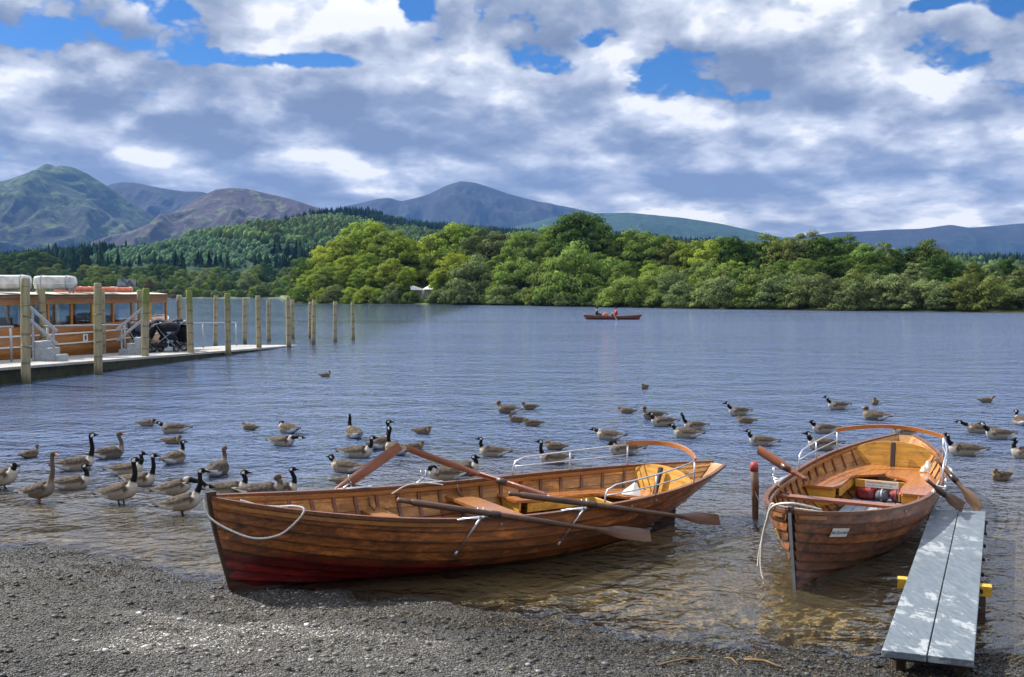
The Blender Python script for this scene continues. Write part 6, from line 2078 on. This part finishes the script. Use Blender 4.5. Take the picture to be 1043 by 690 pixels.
def build_world():
    w = bpy.data.worlds.new('World'); SC.world = w; w.use_nodes = True
    w.node_tree.nodes.clear(); N = NT(w.node_tree)
    d = N.coord('Generated')
    sky = N.node('ShaderNodeTexSky', sky_type='NISHITA'); sky.sun_disc = False
    sky.sun_elevation = math.asin(SUN_DIR.z); sky.sun_rotation = math.atan2(SUN_DIR.x, SUN_DIR.y)
    sky.air_density = 1.0; sky.dust_density = .4; sky.ozone_density = 3.0
    N.l.new(d, sky.inputs[0]) if False else None
    s = N.node('ShaderNodeSeparateXYZ'); N.l.new(d, s.inputs[0])
    x, y, z = s.outputs
    zc = N.math('MAXIMUM', z, 0.0)
    az = N.math('ARCTAN2', x, y)
    lg = N.math('LOGARITHM', N.math('ADD', zc, .07), math.e)
    def field(dz, detail, rough, ofs=0.0):
        lz = N.math('ADD', N.math('MULTIPLY', lg, .47), dz)
        cb = N.node('ShaderNodeCombineXYZ')
        N._in(cb.inputs[0], N.math('ADD', x, ofs)); N._in(cb.inputs[1], y); N._in(cb.inputs[2], lz)
        v = cb.outputs[0]
        wn_ = N.vmath('SCALE', N.noise(v, 14, 4, .6, 0, 1)); wn_.node.inputs['Scale'].default_value = .075
        w = N.vmath('ADD', v, wn_)
        base = N.noise(w, 6.0, 2, .45, 0)
        tot = base
        for sc_, am in ((13, .30), (29, .17), (64, .09))[:detail]:
            bl = N.voronoi(w, sc_, 'F1')
            tot = N.math('ADD', tot, N.math('MULTIPLY', N.math('SUBTRACT', .42, bl), am))
        return tot, v
    n0, v0 = field(0, 3, 0)
    # placed breaks in the cloud and bright banks, in direction space
    def blob(px, py, sx, sy):
        a0 = math.atan((px - 521.5) / FPX); e0 = math.sin(math.atan2((298 - py) / FPX, math.hypot(1, (px - 521.5) / FPX)))
        u = N.math('DIVIDE', N.math('SUBTRACT', az, a0), sx / FPX)
        v = N.math('DIVIDE', N.math('SUBTRACT', z, e0), sy / FPX)
        r2 = N.math('ADD', N.math('MULTIPLY', u, u), N.math('MULTIPLY', v, v))
        return N.math('EXPONENT', N.math('MULTIPLY', r2, -1.0))
    def total(lst):
        t = None
        for px, py, sx, sy, a in lst:
            b = N.math('MULTIPLY', blob(px, py, sx, sy), a)
            t = b if t is None else N.math('ADD', t, b)
        return t
    holes = total([(175, 12, 45, 22, .30), (420, 12, 26, 20, .26), (250, 62, 90, 11, .28), (355, 66, 60, 9, .20), (606, 45, 18, 12, .16), (650, 78, 45, 16, .24), (770, 100, 24, 10, .20), (866, 140, 14, 6, .12),
                   (960, 6, 45, 9, .28), (1025, 12, 20, 10, .2), (560, 70, 40, 10, .16), (500, 55, 40, 10, .1)])
    banks = total([(400, 85, 70, 16, .30), (630, 108, 46, 16, .42), (300, 25, 60, 22, .20), (60, 90, 90, 14, .16), (820, 130, 40, 14, .30), (480, 100, 45, 22, .25), (850, 165, 60, 12, .28), (770, 22, 70, 26, .16), (320, 110, 50, 16, .22), (940, 70, 60, 26, .2),
                   (500, 20, 60, 22, .18), (860, 85, 40, 14, .2), (300, 160, 120, 12, .12), (620, 165, 90, 10, .16), (960, 170, 60, 12, .2), (780, 165, 60, 9, .2), (200, 100, 60, 12, .2)])
    darks = total([(95, 112, 60, 14, .34), (60, 30, 80, 24, .22), (800, 55, 60, 14, .28), (960, 115, 110, 16, .30), (200, 205, 200, 14, .18), (700, 200, 160, 12, .15), (540, 150, 90, 10, .2), (250, 150, 110, 8, .18), (560, 50, 60, 9, .24), (120, 185, 160, 12, .2), (700, 140, 60, 9, .2), (860, 105, 60, 10, .2), (540, 185, 160, 8, .15)])
    dens = N.math('SUBTRACT', n0, holes)
    # cover: heavy low down, breaking up above the picture's top edge
    cover = N.maprange(zc, .22, .42, .0, .05)
    dens = N.math('SUBTRACT', dens, cover)
    dens = N.math('ADD', dens, total([(325, 178, 70, 30, .25), (980, 122, 50, 16, .16), (60, 95, 60, 18, .12), (336, 118, 48, 20, .20), (168, 130, 44, 16, .18), (388, 145, 44, 14, .18)]))
    dens0 = dens
    lowfill = N.maprange(zc, .0, .24, .36, .115)
    dens = N.math('ADD', dens, lowfill)
    mask = N.maprange(dens, .395, .490, 0, 1, True)
    # relief: compare the field with itself higher up and towards the sun
    na, _ = field(.022, 3, 0, .008)
    nb, _ = field(.062, 1, 0, .02)
    n2, _ = field(0, 1, 0)
    rel = N.math('ADD', N.math('MULTIPLY', N.math('SUBTRACT', n0, na), 1.7), N.math('MULTIPLY', N.math('SUBTRACT', n2, nb), 2.3))
    fine = N.noise(v0, 30, 7, .62)
    lit = N.math('ADD', N.math('ADD', .385, rel), N.math('MULTIPLY', N.math('SUBTRACT', fine, .5), .35))
    lit = N.math('ADD', lit, N.math('SUBTRACT', banks, darks))
    lit = N.math('ADD', lit, N.maprange(dens0, .34, .47, .20, 0))
    lit = N.math('SUBTRACT', lit, N.maprange(dens0, .50, .72, 0, .16))
    col = N.ramp(lit, [(0.0, (.125, .150, .205)), (.30, (.18, .21, .27)), (.55, (.28, .302, .352)), (.82, (.41, .432, .472)), (1.0, (.585, .58, .58))])
    hi = N.vmath('SCALE', col); N._in(hi.node.inputs['Scale'], N.maprange(zc, .25, .50, 1.0, 2.8)); col = hi  # extra brightness added to unseen clouds overhead, lifting water reflections and shadows
    hz = N.maprange(zc, 0, .06, .45, 0)
    col = N.mix(hz, col, (.36, .385, .43))
    wm = N.mix(N.maprange(zc, 0, .16, 1, 0), (1, 1, 1), (1.16, 1.07, .90)); col = N.mix(1.0, col, wm, 'MULTIPLY')
    B = .10
    colS = N.vmath('SCALE', col); colS.node.inputs['Scale'].default_value = 1 / B
    skc = N.node('ShaderNodeHueSaturation'); skc.inputs['Saturation'].default_value = 1.35; skc.inputs['Value'].default_value = 1.0
    N.l.new(sky.outputs[0], skc.inputs['Color'])
    skm = N.mix(1.0, skc.outputs[0], (.29, .40, .55), 'MULTIPLY')
    fin = N.mix(mask, skm, colS)
    bg = N.node('ShaderNodeBackground'); bg.inputs[1].default_value = B; N.l.new(fin, bg.inputs[0])
    ow = N.node('ShaderNodeOutputWorld'); N.l.new(bg.outputs[0], ow.inputs[0])
    w.cycles.sampling_method = 'MANUAL'; w.cycles.sample_map_resolution = 512
build_world()

SC.view_settings.view_transform = 'Standard'; SC.view_settings.look = 'None'
SC.view_settings.exposure = 0.85; SC.view_settings.gamma = 1.0
SC.view_settings.use_curve_mapping = False
SC.render.engine = 'CYCLES'
SC.cycles.max_bounces = 6; SC.cycles.diffuse_bounces = 2; SC.cycles.glossy_bounces = 3; SC.cycles.transmission_bounces = 3
SC.cycles.transparent_max_bounces = 12; SC.cycles.volume_bounces = 0
SC.cycles.caustics_reflective = False; SC.cycles.caustics_refractive = False
SC.cycles.use_denoising = True
SC.cycles.sample_clamp_indirect = 4.0
